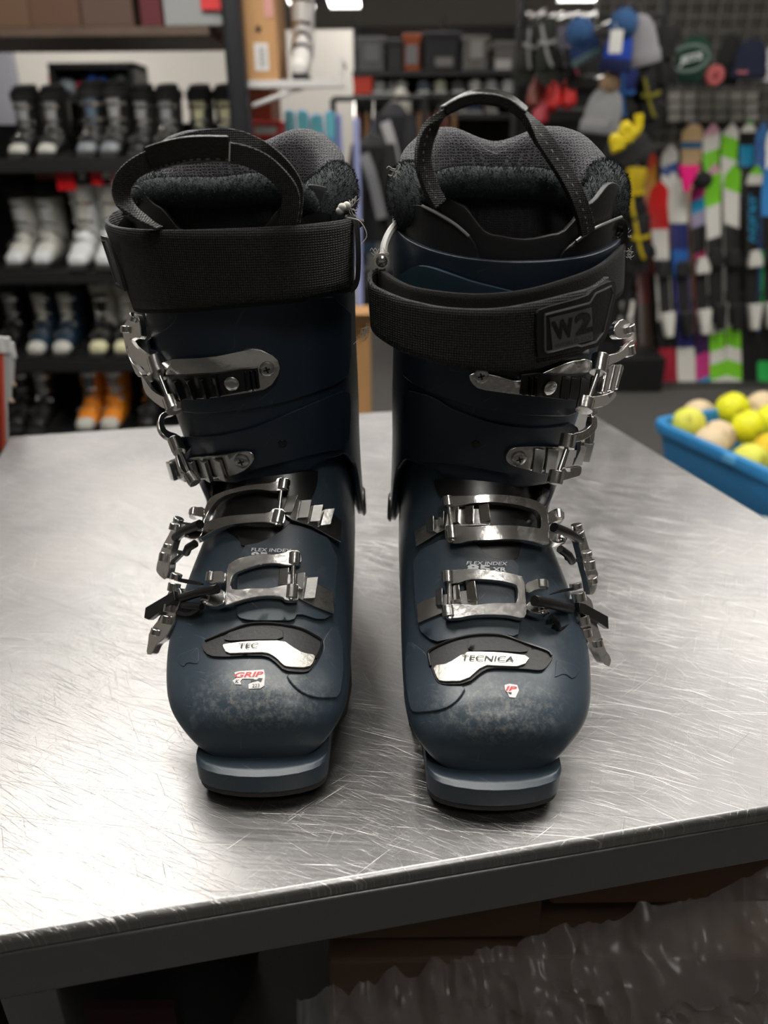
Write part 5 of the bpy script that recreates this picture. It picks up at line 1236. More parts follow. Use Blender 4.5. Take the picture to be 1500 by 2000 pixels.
# rack rails and plinth
rk = empty('ski_rack', (2.0, 4.6, 0), 'black ski rack with rails and a low black plinth behind the skis', 'rack')
zr = at(1400, 560, 4.75).z
for z in (at(1400, 300, 4.9).z, at(1400, 560, 4.9).z): G().box(XP(1190, 400, 4.9), 3.2, 4.88, 4.93, z-.02, z+.02).mk('rail', BLACKM, rk, smooth=False)
zb_ = at(1400, 748, YF).z
x0 = XP(1180, 720, 4.2); G().box(x0, XP(1292, 700, 4.2), 4.12, 4.95, 0, at(1230, 700, 4.12).z).mk('plinth', M((.006, .006, .007), .5), rk, smooth=False, bevel=.006)
G().box(XP(1292, 700, 4.2), 3.2, 4.2, 4.95, 0, max(.012, zb_-.002)).mk('plinth', M((.03, .03, .03), .6), rk, smooth=False, bevel=.006)
# gridwall behind
gy = 4.98; gw = empty('grid_wall', (2.0, gy, 0), 'grey metal grid wall behind the skis and hats', 'grid wall')
GM = M((.22, .21, .20), .5, .3)
g = G(); x0g, x1g = XP(1150, 200, gy), 3.3
for i in range(26): x = x0g+(x1g-x0g)*i/25; g.tube([(x, gy, .0), (x, gy, 2.35)], .004, 5)
g.mk('vertical_wires', GM, gw); g = G()
for i in range(32): z = .1+2.2*i/31; g.tube([(x0g, gy-.006, z), (x1g, gy-.006, z)], .004, 5)
g.mk('horizontal_wires', GM, gw)
G().box(x0g, x1g, gy+.05, gy+.07, 0, 2.4).mk('backing_board', M((.085, .078, .07), .8), gw, smooth=False)
rr = random.Random(3)
for i in range(6):
    for j in range(3):
        px = 1318+i*30; py = 188+j*20
        q = at(px, py, 4.9); t = empty('price_card', (q.x, 4.9, q.z-.03), 'small pale stock card on the grid wall below the hats', 'card', 'pale stock cards on the grid wall')
        G().box(q.x-.035, q.x+.035, 4.9, 4.904, q.z-.022, q.z+.02).mk('card', M((.34, .33, .29), .6), t, smooth=False); G().tube([(q.x, 4.902, q.z+.01), (q.x, 4.97, q.z+.015)], .003, 5).mk('peg_hook', CHROME, t)

# ------------------------------------------------------------------ hats and gloves
def hook(q, Y, par, ln=.10, far=None):
    ln = (far or (4.98 if q.x > 1.66*Y/4.5 and Y > 4.25 else 4.35))-Y
    G().tube([(q.x, Y, q.z), (q.x, Y-.005, q.z+.02), (q.x, Y+.03, q.z+.045), (q.x, Y+ln, q.z+.05)], .0045, 7).mk('hook', CHROME, par)
def beanie(cx, top, bot, w, Y, col, label, cuffc=None, pom=None, mark=None, tilt=0., group='hats on the grid wall', rim=.28):
    p = at(cx, bot, Y); q = at(cx, top, Y); H = q.z-p.z; r = w/2*(at(cx+1, bot, Y).x-at(cx, bot, Y).x)
    root = empty('knit_hat', (p.x, Y, p.z), label, 'hat', group)
    R = Matrix.Rotation(tilt, 3, 'Y'); V = []; n = 28; prof = [(1.0, 0), (1.03, .12), (1.0, .28), (.97, .5), (.86, .72), (.66, .88), (.35, .97), (.05, 1.0)]
    o = Vector((p.x, Y, p.z))
    for (a, b) in prof:
        for k in range(n):
            an = 2*math.pi*k/n; V.append(o+R@Vector((r*a*math.cos(an), r*.42*a*math.sin(an), H*b)))
    F = [(i*n+k, i*n+(k+1) % n, (i+1)*n+(k+1) % n, (i+1)*n+k) for i in range(len(prof)-1) for k in range(n)]+[tuple((len(prof)-1)*n+k for k in range(n)), tuple(range(n))]
    mk('crown', V, F, col, root)
    V = []
    for a, b in ((1.03, 0), (1.09, .02), (1.10, rim-.04), (1.04, rim)):
        for k in range(n):
            an = 2*math.pi*k/n; V.append(o+R@Vector((r*a*math.cos(an), r*.46*a*math.sin(an), H*b)))
    F = [(i*n+k, i*n+(k+1) % n, (i+1)*n+(k+1) % n, (i+1)*n+k) for i in range(3) for k in range(n)]
    mk('folded_brim', V, F, cuffc or col, root)
    if pom:
        c_ = o+R@Vector((0, 0, H*1.05)); g = G(); g.ball(c_, pom[0], 16, 10); v, f = fuzz(g.V, g.F, 900, pom[0]*.5, 2); mk('pompom', v, f, pom[1], root, fix=None)
    hook(o+R@Vector((0, 0, H*1.0)), Y, root)
    return root, o, R, r, H
CL = lambda r, g_, b: M((r, g_, b), .95, bump=.7, scale=160, var=.25)
b1 = beanie(1459, 75, 154, 66, 4.55, CL(.010, .014, .035), 'plain navy beanie with a small red mark hanging at the upper right')
p = at(1459, 140, 4.40); G().box(p.x-.035, p.x+.02, 4.435, 4.44, p.z-.006, p.z+.008).mk('embroidered_mark', M((.35, .09, .12), .7), b1[0], smooth=False); 
# green hat with oval emblem
GRN = CL(.010, .045, .030); b2 = beanie(1345, 68, 162, 72, 4.5, GRN, 'dark green beanie with a pale oval letter emblem', tilt=.06)
fe = Field([(x, y, 4.385) for x, y in ((1310, 90), (1385, 90), (1345, 145), (1345, 110))], deg=1)
g = G(); P = [fe.P(1347+37*math.cos(a), 114-25*math.sin(a)-6*math.cos(a), .0) for a in [2*math.pi*i/36 for i in range(37)]]; g.tube(P, .007, 8); g.mk('emblem_ring', M((.16, .22, .20), .7), b2[0])
v, f = text_on('JETS', (1324, 112), (1372, 100), (1326, 131), fe, .004, .05, .2); mk('emblem_lettering', v, f, M((.50, .54, .52), .7), b2[0], fix=None, smooth=False, solid=.0)
q = at(1392, 148, 4.45); r_ = G(); r_.tube([(q.x, 4.45, q.z), (q.x, 4.41, q.z)], .047, 22); o = r_.mk('round_badge', M((.42, .09, .09), .6), bevel=.006); tag(o, 'round dusty red disc hanging beside the green beanie', 'badge')
G().tube([(q.x, 4.409, q.z), (q.x, 4.404, q.z)], .014, 14).mk('badge_centre', M((.22, .02, .02), .6), o)
beanie(1415, 66, 165, 46, 4.7, BLACKC, 'black beanie between the green and the navy beanies')
beanie(1500, 88, 160, 40, 4.6, CL(.55, .54, .55), 'white beanie cut by the right photo edge')
beanie(1170, 168, 262, 74, 3.9, CL(.23, .23, .24), 'light grey beanie with a brown fur pompom', pom=(.045, M((.30, .20, .12), .95, var=.5, scale=200)), tilt=.12, group='hats on the hanging rack')
beanie(1258, 24, 128, 62, 3.9, CL(.26, .25, .27), 'pale grey slouchy beanie hanging right of the blue hats', tilt=-.25, group='hats on the hanging rack')
BLH = CL(.035, .10, .24)
beanie(1150, 60, 118, 60, 3.95, CL(.01, .03, .10), 'blue striped hat with a round blue pompom, left of its pair', pom=(.06, BLH), cuffc=CL(.07, .11, .12), tilt=-.45, group='hats on the hanging rack')
beanie(1200, 52, 140, 56, 3.85, CL(.01, .05, .35), 'bright blue hat with a round blue pompom and a white tag', pom=(.06, BLH), cuffc=CL(.005, .01, .06), tilt=.1, group='hats on the hanging rack')
x0, x1, z0, z1 = rect(1191, 58, 1216, 104, 3.70); tag(G().box(x0, x1, 3.70, 3.706, z0, z1).tube([((x0+x1)/2, 3.703, z1), ((x0+x1)/2, 3.75, z1+.03)], .0015, 6).mk('hat_tag', M((.7, .69, .66), .6), smooth=False, bevel=.002), 'white paper tag hanging from the bright blue hat', 'tag')
# black hat with yellow knots
b3 = beanie(1234, 250, 320, 92, 3.7, BLACKC, 'black hanging hat with a knotted yellow cord on its edge', tilt=-.5, group='hats on the hanging rack')
g = G(); P = [(1248, 222), (1246, 250), (1236, 262), (1222, 244), (1216, 262), (1232, 270), (1212, 276), (1200, 268), (1200, 282), (1215, 284), (1195, 292)]
g.tube(smooth_path([at(x, y, 3.52) for x, y in P], 6), .018, 9); tag(g.mk('yellow_cord', M((.75, .58, .005), .5), b3[0]), 'bright yellow knotted cord')
def glove(cx, cy, hpx, Y, col, cuffc, label, tilt=0., strapc=None):
    p = at(cx, cy, Y); s_ = hpx*(at(cx+1, cy, Y).x-p.x); o = Vector((p.x, Y, p.z)); R = Matrix.Rotation(tilt, 3, 'Y')
    root = empty('ski_glove', o+R@Vector((0, 0, -s_/2)), label, 'glove', 'gloves on the hanging rack')
    X = lambda x, z, y=0: o+R@Vector((x*s_, y*s_, z*s_))
    g = G()
    g.tube([X(0, .12), X(0, .0), X(0, -.15), X(0, -.22)], [s_*.13, s_*.17, s_*.18, s_*.15], 14)
    for k, (x, l) in enumerate(((-.125, .20), (-.045, .26), (.04, .26), (.12, .21))): g.tube([X(x, -.12), X(x*1.1, -.20-l*.5), X(x*1.15, -.20-l)], [s_*.052, s_*.05, s_*.036], 8)
    g.tube([X(.10, .02), X(.22, -.08), X(.25, -.20)], [s_*.06, s_*.055, s_*.04], 8)
    vv = [Vector((v.x, Y+(v.y-Y)*.5, v.z)) for v in g.V]; mk('glove_hand', vv, g.F, col, root)
    g = G(); g.tube([X(0, .48), X(0, .45), X(0, .2), X(0, .1)], [s_*.12, s_*.17, s_*.16, s_*.13], 14); vv = [Vector((v.x, Y+(v.y-Y)*.5, v.z)) for v in g.V]; mk('gauntlet', vv, g.F, cuffc, root)
    g = G(); g.add(*ribbon([X(-.15, .16, -.1), X(0, .13, -.14), X(.15, .16, -.1)], [Vector((0, 0, 1))]*3, s_*.06, .004)); g.mk('wrist_strap', strapc or WHT, root)
    g = G(); g.add(*ribbon([X(-.10, .40, -.10), X(-.02, .0, -.12), X(.06, -.2, -.11)], [Vector((1, 0, 0))]*3, s_*.05, .004)); g.mk('pale_trim', strapc or WHT, root)
    hook(X(0, .47), Y, root, .12)
    return root
DKG = CL(.02, .022, .018)
glove(1032, 110, 110, 4.1, DKG, BLACKC, 'dark olive glove with pale stripes at the left end of the hanging rack', .18, M((.25, .25, .25), .6))
glove(1068, 104, 120, 4.0, DKG, DKG, 'dark green glove with a pale diagonal stripe beside the purple one', -.1, M((.24, .24, .24), .6))
glove(1098, 108, 100, 4.1, BLACKC, CL(.10, .09, .12), 'black glove with a grey cuff on the hanging rack', .05, M((.15, .14, .17), .6))
glove(1122, 128, 90, 4.15, BLACKC, CL(.25, .04, .06), 'black glove with a red cuff on the hanging rack', -.1, M((.3, .05, .08), .6))
glove(1215, 200, 120, 4.25, BLACKC, CL(.01, .02, .12), 'black glove with a blue cuff hanging behind the grey pompom hat', .1, CL(.02, .1, .3))
glove(1290, 130, 140, 4.3, BLACKC, BLACKC, 'large black glove hanging left of the green beanie', .1, BLACKC)
glove(1268, 205, 120, 4.3, BLACKC, BLACKC, 'black glove hanging above the yellow cord hat', -.15, CL(.2, .18, .02))
glove(1232, 395, 130, 4.3, BLACKC, CL(.5, .36, .01), 'black glove with yellow cuff left of the red tipped ski', .05, CL(.6, .45, .01))
glove(1248, 480, 120, 4.3, BLACKC, BLACKC, 'plain black glove above the white and red ski', -.1, CL(.5, .38, .01))
hr = empty('hanging_rack', (XP(1140, 30, 4.2), 4.2, 0), 'black merchandise rack carrying the gloves and hats', 'rack')
x0, x1 = XP(1020, 60, 4.3), XP(1300, 60, 4.3)
for py in (30, 66, 150, 215): z = at(1140, py, 4.35).z; G().tube([(x0, 4.36, z), (x1, 4.36, z)], .012, 8).mk('rail', BLACKM, hr)
for x in (x0, x1): G().tube([(x, 4.37, 0), (x, 4.37, 2.2)], .02, 10).mk('upright', BLACKM, hr)
G().box(x0, x1, 4.42, 4.44, .3, at(1140, 90, 4.4).z).mk('backing_board', M((.008, .008, .009), .8), hr, smooth=False)
for i in range(9):
    q = at(1036+i*16, 24+(i % 2)*3, 4.2); t = empty('clip_hanger', (q.x, 4.2, q.z-.02), 'small chrome clip hanger on the top rail of the hanging rack', 'hanger', 'chrome clip hangers on the top rail')
    G().tube([(q.x, 4.34, q.z), (q.x, 4.2, q.z), (q.x, 4.195, q.z-.02)], .006, 7).mk('clip', CHROME, t)

# ------------------------------------------------------------------ shelves with bins in the middle
MY = 5.6
z1 = at(860, 137, MY).z; z2 = at(860, 172, MY).z; xl, xr = XP(688, 150, MY), XP(1050, 150, MY)
ms = empty('bin_shelving', ((xl+xr)/2, MY+.2, 0), 'black wall shelving with bins above and hanging goods below', 'shelf')
for z in (z1, z2-.03): G().box(xl, xr, MY, MY+.5, z-.03, z).mk('shelf_board', BLACKM, ms, smooth=False)
for x in (xl, (xl+xr)/2, xr-.03): G().box(x, x+.03, MY+.46, MY+.5, 0, z1+.35).mk('upright', BLACKM, ms, smooth=False)
G().box(xl, xr, MY+.5, MY+.52, 0, z1+.3).mk('back_panel', M((.022, .02, .019), .8), ms, smooth=False)
for r, c_, l, tr_, tm in (((700, 72, 750, 133), (.14, .14, .15), 'grey translucent storage bin at the left end of the top shelf', (712, 85, 740, 120), (.24, .24, .26)),
                      ((756, 76, 786, 133), (.02, .02, .022), 'black carton between the grey bin and the orange box', None, None),
                      ((790, 66, 820, 133), (.45, .09, .015), 'orange box with a grey label on the top shelf', (792, 88, 816, 126), (.3, .28, .29)),
                      ((828, 62, 896, 133), (.008, .009, .014), 'large black bin with a pale label on the top shelf', (850, 112, 884, 130), (.28, .27, .27)),
                      ((904, 70, 952, 133), (.18, .17, .16), 'pale grey box on the top shelf behind the pull loop', (918, 78, 944, 115), (.40, .39, .38)),
                      ((966, 80, 1006, 133), (.16, .15, .145), 'grey box with a white label at the right of the top shelf', (967, 116, 998, 136), (.6, .59, .58))):
    x0, x1, z0_, z1_ = rect(*r, MY+.03); r2 = (r[0], r[1], r[2], r[3])
    t = empty('storage_bin', ((x0+x1)/2, MY+.2, z1), l, 'bin', 'bins on the top shelf')
    G().box(x0, x1, MY+.03, MY+.35, z1, z1_-.03).mk('bin_body', M(c_, .5), t, smooth=False, bevel=.008); G().box(x0-.01, x1+.01, MY+.02, MY+.36, z1_-.035, z1_).mk('lid', M(tuple(v*1.1 for v in c_), .5), t, smooth=False, bevel=.004)
    if tr_: a, b, c1, d1 = rect(*tr_, MY+.02); G().box(a, b, MY+.012, MY+.02, max(c1, z1+.002), d1).mk('paper_label', M(tm, .7), t, smooth=False)
def shoe(px, Y, z, w, col, label):
    x = XP(px, 165, Y); root = empty('shoe', (x, Y, z), label, 'shoe', 'shoes on the lower wall shelf')
    g = G(); g.tube([(x, Y+.02, z+.03), (x, Y+.05, z+.045), (x, Y+.14, z+.06), (x, Y+.22, z+.075), (x, Y+.26, z+.06)], [w*.2, w*.42, w*.45, w*.42, w*.25], 12); g.mk('upper', col, root)
    G().box(x-w*.42, x+w*.42, Y, Y+.27, z, z+.02).mk('sole', WHT, root, smooth=False, bevel=.008)
z2b = z2-.03
for px, col in ((740, c(.35, .35, .34)), (766, c(.12, .12, .12)), (784, c(.38, .37, .32)), (828, c(.10, .12, .15)), (861, c(.42, .42, .32)), (896, c(.08, .08, .08)), (930, c(.5, .5, .48)), (962, c(.35, .34, .35)), (995, c(.5, .5, .52))):
    shoe(px, MY+.03, z2b, .10, col, 'shoe of the row on the lower wall shelf, %s' % {740: 'first right of the red box', 766: 'dark one between two pale ones', 784: 'pale one under the black carton', 828: 'bluish one under the big black bin', 861: 'yellowish one under the big black bin', 896: 'black one behind the pull loop', 930: 'white one under the pale grey box', 962: 'light grey one under the grey box', 995: 'white one at the right end'}[px])
x0, x1, z0_, z1_ = rect(690, 142, 726, 166, MY+.02); t = empty('shoe_box', ((x0+x1)/2, MY+.15, z2b), 'bright red shoe box at the left end of the lower wall shelf', 'box')
G().box(x0, x1, MY+.02, MY+.3, z2b, z2b+.09).mk('body', M((.75, .05, .02), .5), t, smooth=False, bevel=.003); G().box(x0-.004, x1+.004, MY+.015, MY+.305, z2b+.07, z2b+.10).mk('lid', M((.75, .05, .02), .5), t, smooth=False)
zl = at(920, 222, MY-.05).z
G().box(XP(850, 222, MY), xr, MY-.05, MY+.45, zl-.03, zl).mk('lower_board', BLACKM, ms, smooth=False)
for px, col, lab in ((874, c(.55, .54, .52), 'white shoe on the lower display board just left of the pull loop top'), (905, c(.25, .24, .24), 'grey shoe inside the pull loop arch on the lower board'), (932, c(.05, .08, .2), 'blue shoe inside the pull loop arch on the lower board'), (964, c(.42, .36, .3), 'tan shoe inside the pull loop arch on the lower board')):
    shoe(px, MY-.04, zl, .10, col, lab)
for px, py, col, lab in ((1046, 175, c(.20, .03, .02), 'dull red bag behind the pull loop, left of the row'), (1080, 178, M((.75, .03, .03), .5), 'bright red pouch behind the pull loop, left of its pair'), (1110, 174, M((.75, .03, .03), .5), 'bright red pouch behind the pull loop, right of its pair'), (1056, 208, c(.45, .03, .05), 'crimson pouch hanging lower behind the pull loop')):
    q = at(px, py, 4.2); t = empty('hanging_pouch', (q.x, 4.2, q.z-.08), lab, 'pouch', 'red pouches on the hanging rack'); g = G()
    g.tube([(q.x, 4.2, q.z-.08), (q.x, 4.19, q.z-.06), (q.x, 4.19, q.z), (q.x, 4.2, q.z+.06)], [.02, .042, .036, .012], 14); g.mk('pouch_body', col, t); G().tube([(q.x, 4.2, q.z+.05), (q.x, 4.35, at(1140, 150, 4.35).z)], .003, 6).mk('cord', BLACKM, t)
# hanging poles and jackets under the shelf
rr = random.Random(12)
cols = [((.16, .05, .03), 'brown'), ((.10, .06, .05), 'dark brown'), ((.22, .11, .04), 'tan'), ((.03, .03, .04), 'black'), ((.16, .17, .24), 'grey blue')]
zr = at(800, 196, 5.5).z
names = ['at the left end', 'second from the left', 'third from the left', 'left of the white helmet bag', 'behind the white bag', 'right of the white bag', 'among the tan ones', 'in the middle', 'right of the middle', 'behind the pull loop', 'near the tongue', 'at the right end']
for i in range(12):
    px = 700+i*17; cc, cn = cols[(i*2) % 5 if i < 5 else (2 if i % 2 else 0)]
    x = XP(px, 240, 5.45); L_ = rr.uniform(.30, .42)
    t = empty('wooden_bat', (x, 5.45, zr-L_-.03), '%s bat hanging upright below the wall shelf, %s' % (cn, names[i]), 'bat', 'bats hanging below the wall shelf')
    g = G(); g.tube([(x, 5.45, zr-L_), (x, 5.45, zr-L_*.9), (x, 5.45, zr-L_*.45), (x, 5.45, zr-.06)], [.022, .027, .022, .012], 10); g.mk('barrel', M(cc, .4), t)
    G().tube([(x, 5.45, zr-.07), (x, 5.45, zr), (x, 5.45, zr+.01)], [.013, .013, .020], 10).mk('grip', BLACKM, t)
g = G().tube([(XP(690, 200, 5.5), 5.5, zr-.02), (XP(1050, 200, 5.5), 5.5, zr-.02)], .012, 8).box(XP(690, 200, 5.5), XP(690, 200, 5.5)+.02, 5.5, MY+.5, zr-.03, zr); tag(g.mk('hanging_rail', BLACKM), 'black rail below the wall shelf carrying the bats', 'rail')
def jacket(px0, px1, py0, py1, Y, col, label, stripe=None):
    x0, x1, z0, z1_ = rect(px0, py0, px1, py1, Y); cx = (x0+x1)/2; w = (x1-x0)/2
    t = empty('jacket', (cx, Y, z0), label, 'jacket', 'clothes hanging between the ski boots')
    V = []; n = 20; prof = [(.95, 0), (1, .05), (.92, .4), (.9, .75), (1.0, .88), (.55, .97), (.25, 1)]
    for a, b in prof:
        for k in range(n):
            an = 2*math.pi*k/n; wob = 1+.08*math.sin(5*an+b*6); V.append(Vector((cx+w*a*wob*math.cos(an), Y+.09*a*wob*math.sin(an), z0+(z1_-z0)*b)))
    F = [(i*n+k, i*n+(k+1) % n, (i+1)*n+(k+1) % n, (i+1)*n+k) for i in range(len(prof)-1) for k in range(n)]+[tuple((len(prof)-1)*n+k for k in range(n)), tuple(range(n))]
    mk('body', V, F, col, t)
    for s_ in (-1, 1):
        g = G(); g.tube([(cx+s_*w*.75, Y-.02, z0+(z1_-z0)*.88), (cx+s_*w*1.1, Y-.05, z0+(z1_-z0)*.55), (cx+s_*w*1.05, Y-.06, z0+(z1_-z0)*.2)], [.045, .05, .035], 10); g.mk('sleeve', col, t)
    if stripe: g = G(); g.add(*ribbon([(cx-w*.6, Y-.10, z1_-.08), (cx-w*.1, Y-.115, (z0+z1_)/2+.05), (cx+w*.5, Y-.105, z0+.1)], [Vector((.7, 0, .7))]*3, .045, .004)); g.mk('reflective_stripe', stripe, t)
    G().tube([(cx, Y, z1_-.02), (cx, Y, z1_+.05), (cx, 4.05, max(z1_+.07, zcR))], .004, 6).mk('hanger_hook', CHROME, t)
zcR = at(740, 190, 3.95).z
jacket(700, 760, 260, 470, 3.6, BLACKC, 'black jacket with a pale stripe hanging between the ski boots', M((.22, .22, .23), .6))
jacket(740, 800, 200, 420, 3.9, CL(.02, .02, .025), 'black coat with a silver stripe behind the right ski boot', M((.35, .35, .36), .5))
jacket(672, 718, 380, 520, 3.9, CL(.05, .08, .13), 'dull blue jacket low behind the left ski boot')
jacket(716, 752, 360, 560, 4.2, CL(.26, .26, .24), 'pale grey jacket hanging low between the ski boots')
jacket(760, 800, 380, 560, 4.2, CL(.08, .08, .08), 'charcoal jacket left of the right ski boot strap')
q = at(782, 212, 4.9); t = empty('helmet', (q.x, 4.9, q.z-.1), 'cream coloured curved helmet below the wall shelf', 'helmet'); g = G().ball((q.x, 4.9, q.z), .085, 18, 10, sc=(.75, .8, 1.2)); g.mk('helmet_shell', c(.5, .49, .42), t); G().tube([(q.x-.05, 4.86, q.z-.07), (q.x, 4.83, q.z-.12), (q.x+.05, 4.86, q.z-.07)], .006, 6).mk('chin_strap', BLACKM, t); G().tube([(q.x, 4.9, q.z+.09), (q.x, 5.48, at(800, 200, 5.5).z)], .005, 6).mk('cord', BLACKM, t)
cr2 = empty('clothes_rail', (XP(735, 300, 4.05), 4.05, 0), 'black clothes rail standing between the ski boots', 'rail')
xA, xB = XP(650, 190, 4.05), XP(830, 190, 4.05); zc = at(740, 190, 3.95).z
G().tube([(xA, 4.05, zc), (xB, 4.05, zc)], .012, 8).mk('rail', BLACKM, cr2)
for x in (xA, xB): G().tube([(x, 4.05, 0.02), (x, 4.05, zc)], .014, 8).mk('upright', BLACKM, cr2); G().box(x-.02, x+.02, 3.75, 4.35, 0, .03).mk('foot', BLACKM, cr2, smooth=False)
# light blue boards
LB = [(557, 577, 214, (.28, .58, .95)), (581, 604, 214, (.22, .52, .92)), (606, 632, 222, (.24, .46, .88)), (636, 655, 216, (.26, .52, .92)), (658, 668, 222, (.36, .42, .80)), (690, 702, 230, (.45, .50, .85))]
ln = ['at the left end beside the red box', 'second from the left', 'third from the left, darker', 'fourth, with the pale rounded tip', 'narrow lavender one at the right', 'narrow pale one standing apart near the clothes']
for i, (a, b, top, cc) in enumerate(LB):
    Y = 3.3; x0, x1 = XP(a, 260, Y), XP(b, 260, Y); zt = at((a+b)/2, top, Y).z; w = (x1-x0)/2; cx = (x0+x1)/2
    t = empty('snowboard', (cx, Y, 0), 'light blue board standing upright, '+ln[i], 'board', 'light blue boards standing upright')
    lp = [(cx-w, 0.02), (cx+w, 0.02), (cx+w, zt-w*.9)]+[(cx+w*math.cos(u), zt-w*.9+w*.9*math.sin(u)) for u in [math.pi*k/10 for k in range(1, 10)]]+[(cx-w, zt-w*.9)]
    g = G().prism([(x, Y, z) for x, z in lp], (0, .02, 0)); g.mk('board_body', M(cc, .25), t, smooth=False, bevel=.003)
    lp2 = [(cx-w*.85, zt-.09), (cx+w*.85, zt-.09), (cx+w*.85, zt-w)]+[(cx+w*.85*math.cos(u), zt-w+w*.85*math.sin(u)) for u in [math.pi*k/10 for k in range(1, 10)]]+[(cx-w*.85, zt-w)]
    if i < 4: G().prism([(x, Y-.003, z) for x, z in lp2], (0, .003, 0)).mk('tip_highlight', M((.25, .85, 1.0), .2), t, smooth=False)  # bright cyan patch paints the highlight at the board's top
    G().box(cx-w-.004, cx+w+.004, Y-.01, Y+.03, 0, .03).mk('foot', BLACKM, t, smooth=False)
# cardboard box on the floor
Y = 2.15; x0, x1 = XP(640, 700, Y), XP(721, 700, Y); zt = at(700, 606, Y).z
t = empty('cardboard_box', ((x0+x1)/2, Y+.2, 0), 'tall brown cardboard box on the floor between the ski boots', 'box')
CB = M((.46, .25, .10), .8, var=.08, scale=6)
G().box(x0, x1, Y, Y+.35, 0, zt-.05).mk('body', CB, t, smooth=False, bevel=.004)
g = G(); g.add([(x0, Y, zt-.05), (x1, Y, zt-.05), (x1+.01, Y-.06, zt+.0), (x0, Y-.06, zt)], [(0, 1, 2, 3)]); g.mk('flap', CB, t, fix=None, smooth=False, solid=.004)
# softball tub on a low bench
zt = .55
A = onz(1272, 818, zt); D = onz(1412, 786, zt); dv = (onz(1500, 926, zt)-onz(1290, 832, zt)).normalized(); pv = Vector((-dv.y, dv.x, 0))
if pv.dot(D-A) < 0: pv = -pv
Wd_ = .36; Ln = .62; dep = .20
tb = empty('plastic_tub', A+dv*Ln/2+pv*Wd_/2-Vector((0, 0, dep)), 'blue plastic tub filled with softballs right of the table', 'tub')
def rrect(z, ins, r, n=6):
    o = []
    for cx_, cy_, a0 in ((Ln-ins-r, Wd_-ins-r, 0), (ins+r, Wd_-ins-r, 90), (ins+r, ins+r, 180), (Ln-ins-r, ins+r, 270)):
        for k in range(n+1):
            a = math.radians(a0+90*k/n); u, v = cx_+r*math.cos(a), cy_+r*math.sin(a); o.append(A+dv*u+pv*v+Vector((0, 0, z)))
    return o
lv_ = [(-dep, .045, .04), (-dep+.01, .035, .045), (-.03, .006, .05), (-.028, -.004, .055), (-.012, -.008, .055), (0, -.006, .055), (.003, .004, .05), (0, .014, .045), (-.03, .018, .045), (-dep+.012, .05, .04)]
V = []; 
for z, ins, r in lv_: V += rrect(z, ins, r)
n = 28; F = [(i*n+k, i*n+(k+1) % n, (i+1)*n+(k+1) % n, (i+1)*n+k) for i in range(len(lv_)-1) for k in range(n)]+[tuple(range(n)), tuple((len(lv_)-1)*n+k for k in range(n))]
mk('tub_body', V, F, M((.03, .22, .50), .4, bump=.1, scale=60), tb)
h = A+dv*.30+Vector((0, 0, -.02))-pv*.012; g = G(); g.prism([h-dv*.02, h+dv*.02, h+dv*.016+Vector((0, 0, .02)), h-dv*.016+Vector((0, 0, .02))], pv*.012); g.mk('rim_clip', M((.10, .36, .62), .4), tb, bevel=.002)
bn = empty('low_bench', A+dv*Ln/2+pv*Wd_/2-Vector((0, 0, zt)), 'low dark bench under the blue tub', 'bench')
def obx(u0, u1, v0, v1, z0, z1): 
    P = [A+dv*u+pv*v for u, v in ((u0, v0), (u1, v0), (u1, v1), (u0, v1))]; g = G(); g.prism([Vector((p.x, p.y, z0)) for p in P], (0, 0, z1-z0)); return g
obx(.02, Ln+.3, .02, Wd_-.02, zt-dep-.03, zt-dep).mk('seat_board', BLACKM, bn, smooth=False)
for u in (.04, Ln+.22):
    for v in (.04, Wd_-.08): obx(u, u+.04, v, v+.04, 0, zt-dep-.03).mk('leg', BLACKM, bn, smooth=False)
def ball(px, py, Y, r, col, label, seed):
    p = at(px, py, Y); root = empty('softball', p-Vector((0, 0, r)), label, 'ball', 'softballs in the blue tub')
    G().ball(p, r, 28, 18).mk('cover', col, root)
    R = Matrix.Rotation(seed*1.3, 3, 'X') @ Matrix.Rotation(seed*2.1, 3, 'Z') @ Matrix.Rotation(seed*.7, 3, 'Y'); g = G(); P = []
    for i in range(61):
        t_ = 2*math.pi*i/60; a = .44; 
        v = Vector((math.cos(t_)*(1-a)+a*math.cos(3*t_), math.sin(t_)*(1-a)-a*math.sin(3*t_), 2*math.sqrt(a*(1-a))*math.cos(2*t_))).normalized(); P.append(v)
    for i in range(60):
        for s_ in (-1, 1):
            d = (P[i+1]-P[i]).normalized(); w = P[i].cross(d)*s_; q = R@(P[i]*1.0+w*.045).normalized(); q2 = R@(P[i]+w*.10+d*.06).normalized(); g.tube([p+q*r*1.003, p+q2*r*1.003], .0009, 4, cap=False)
    g.mk('stitching', M(tuple(v*.45 for v in (.7, .55, .05)) if col is not CRMB else (.42, .33, .2), .7), root)
YB1 = M((.74, .74, .01), .55, bump=.15, scale=200); YB2 = M((.66, .66, .08), .6, bump=.15, scale=200); YB3 = M((.72, .50, .01), .6, bump=.15, scale=200); CRMB = M((.66, .52, .33), .65, bump=.15, scale=200)
Yt = A.y
bl = [(1430, 798, .10, YB1, 'bright yellow softball at the top of the heap'), (1344, 828, .03, YB2, 'yellow softball in the left corner of the tub'), (1364, 812, .14, CRMB, 'cream softball behind the left yellow one'),
      (1462, 834, -.02, YB1, 'bright yellow softball with a curved seam in the middle of the heap'), (1402, 854, -.03, CRMB, 'cream softball in front of the top yellow one'), (1388, 868, -.105, CRMB, 'cream softball against the near rim'),
      (1465, 902, -.20, YB2, 'dull yellow softball against the near rim at the right'), (1488, 796, .12, CRMB, 'cream softball at the back of the heap'), (1505, 880, -.14, YB3, 'orange yellow softball cut by the photo edge'), (1508, 822, .02, YB1, 'yellow softball at the right edge behind the orange one')]
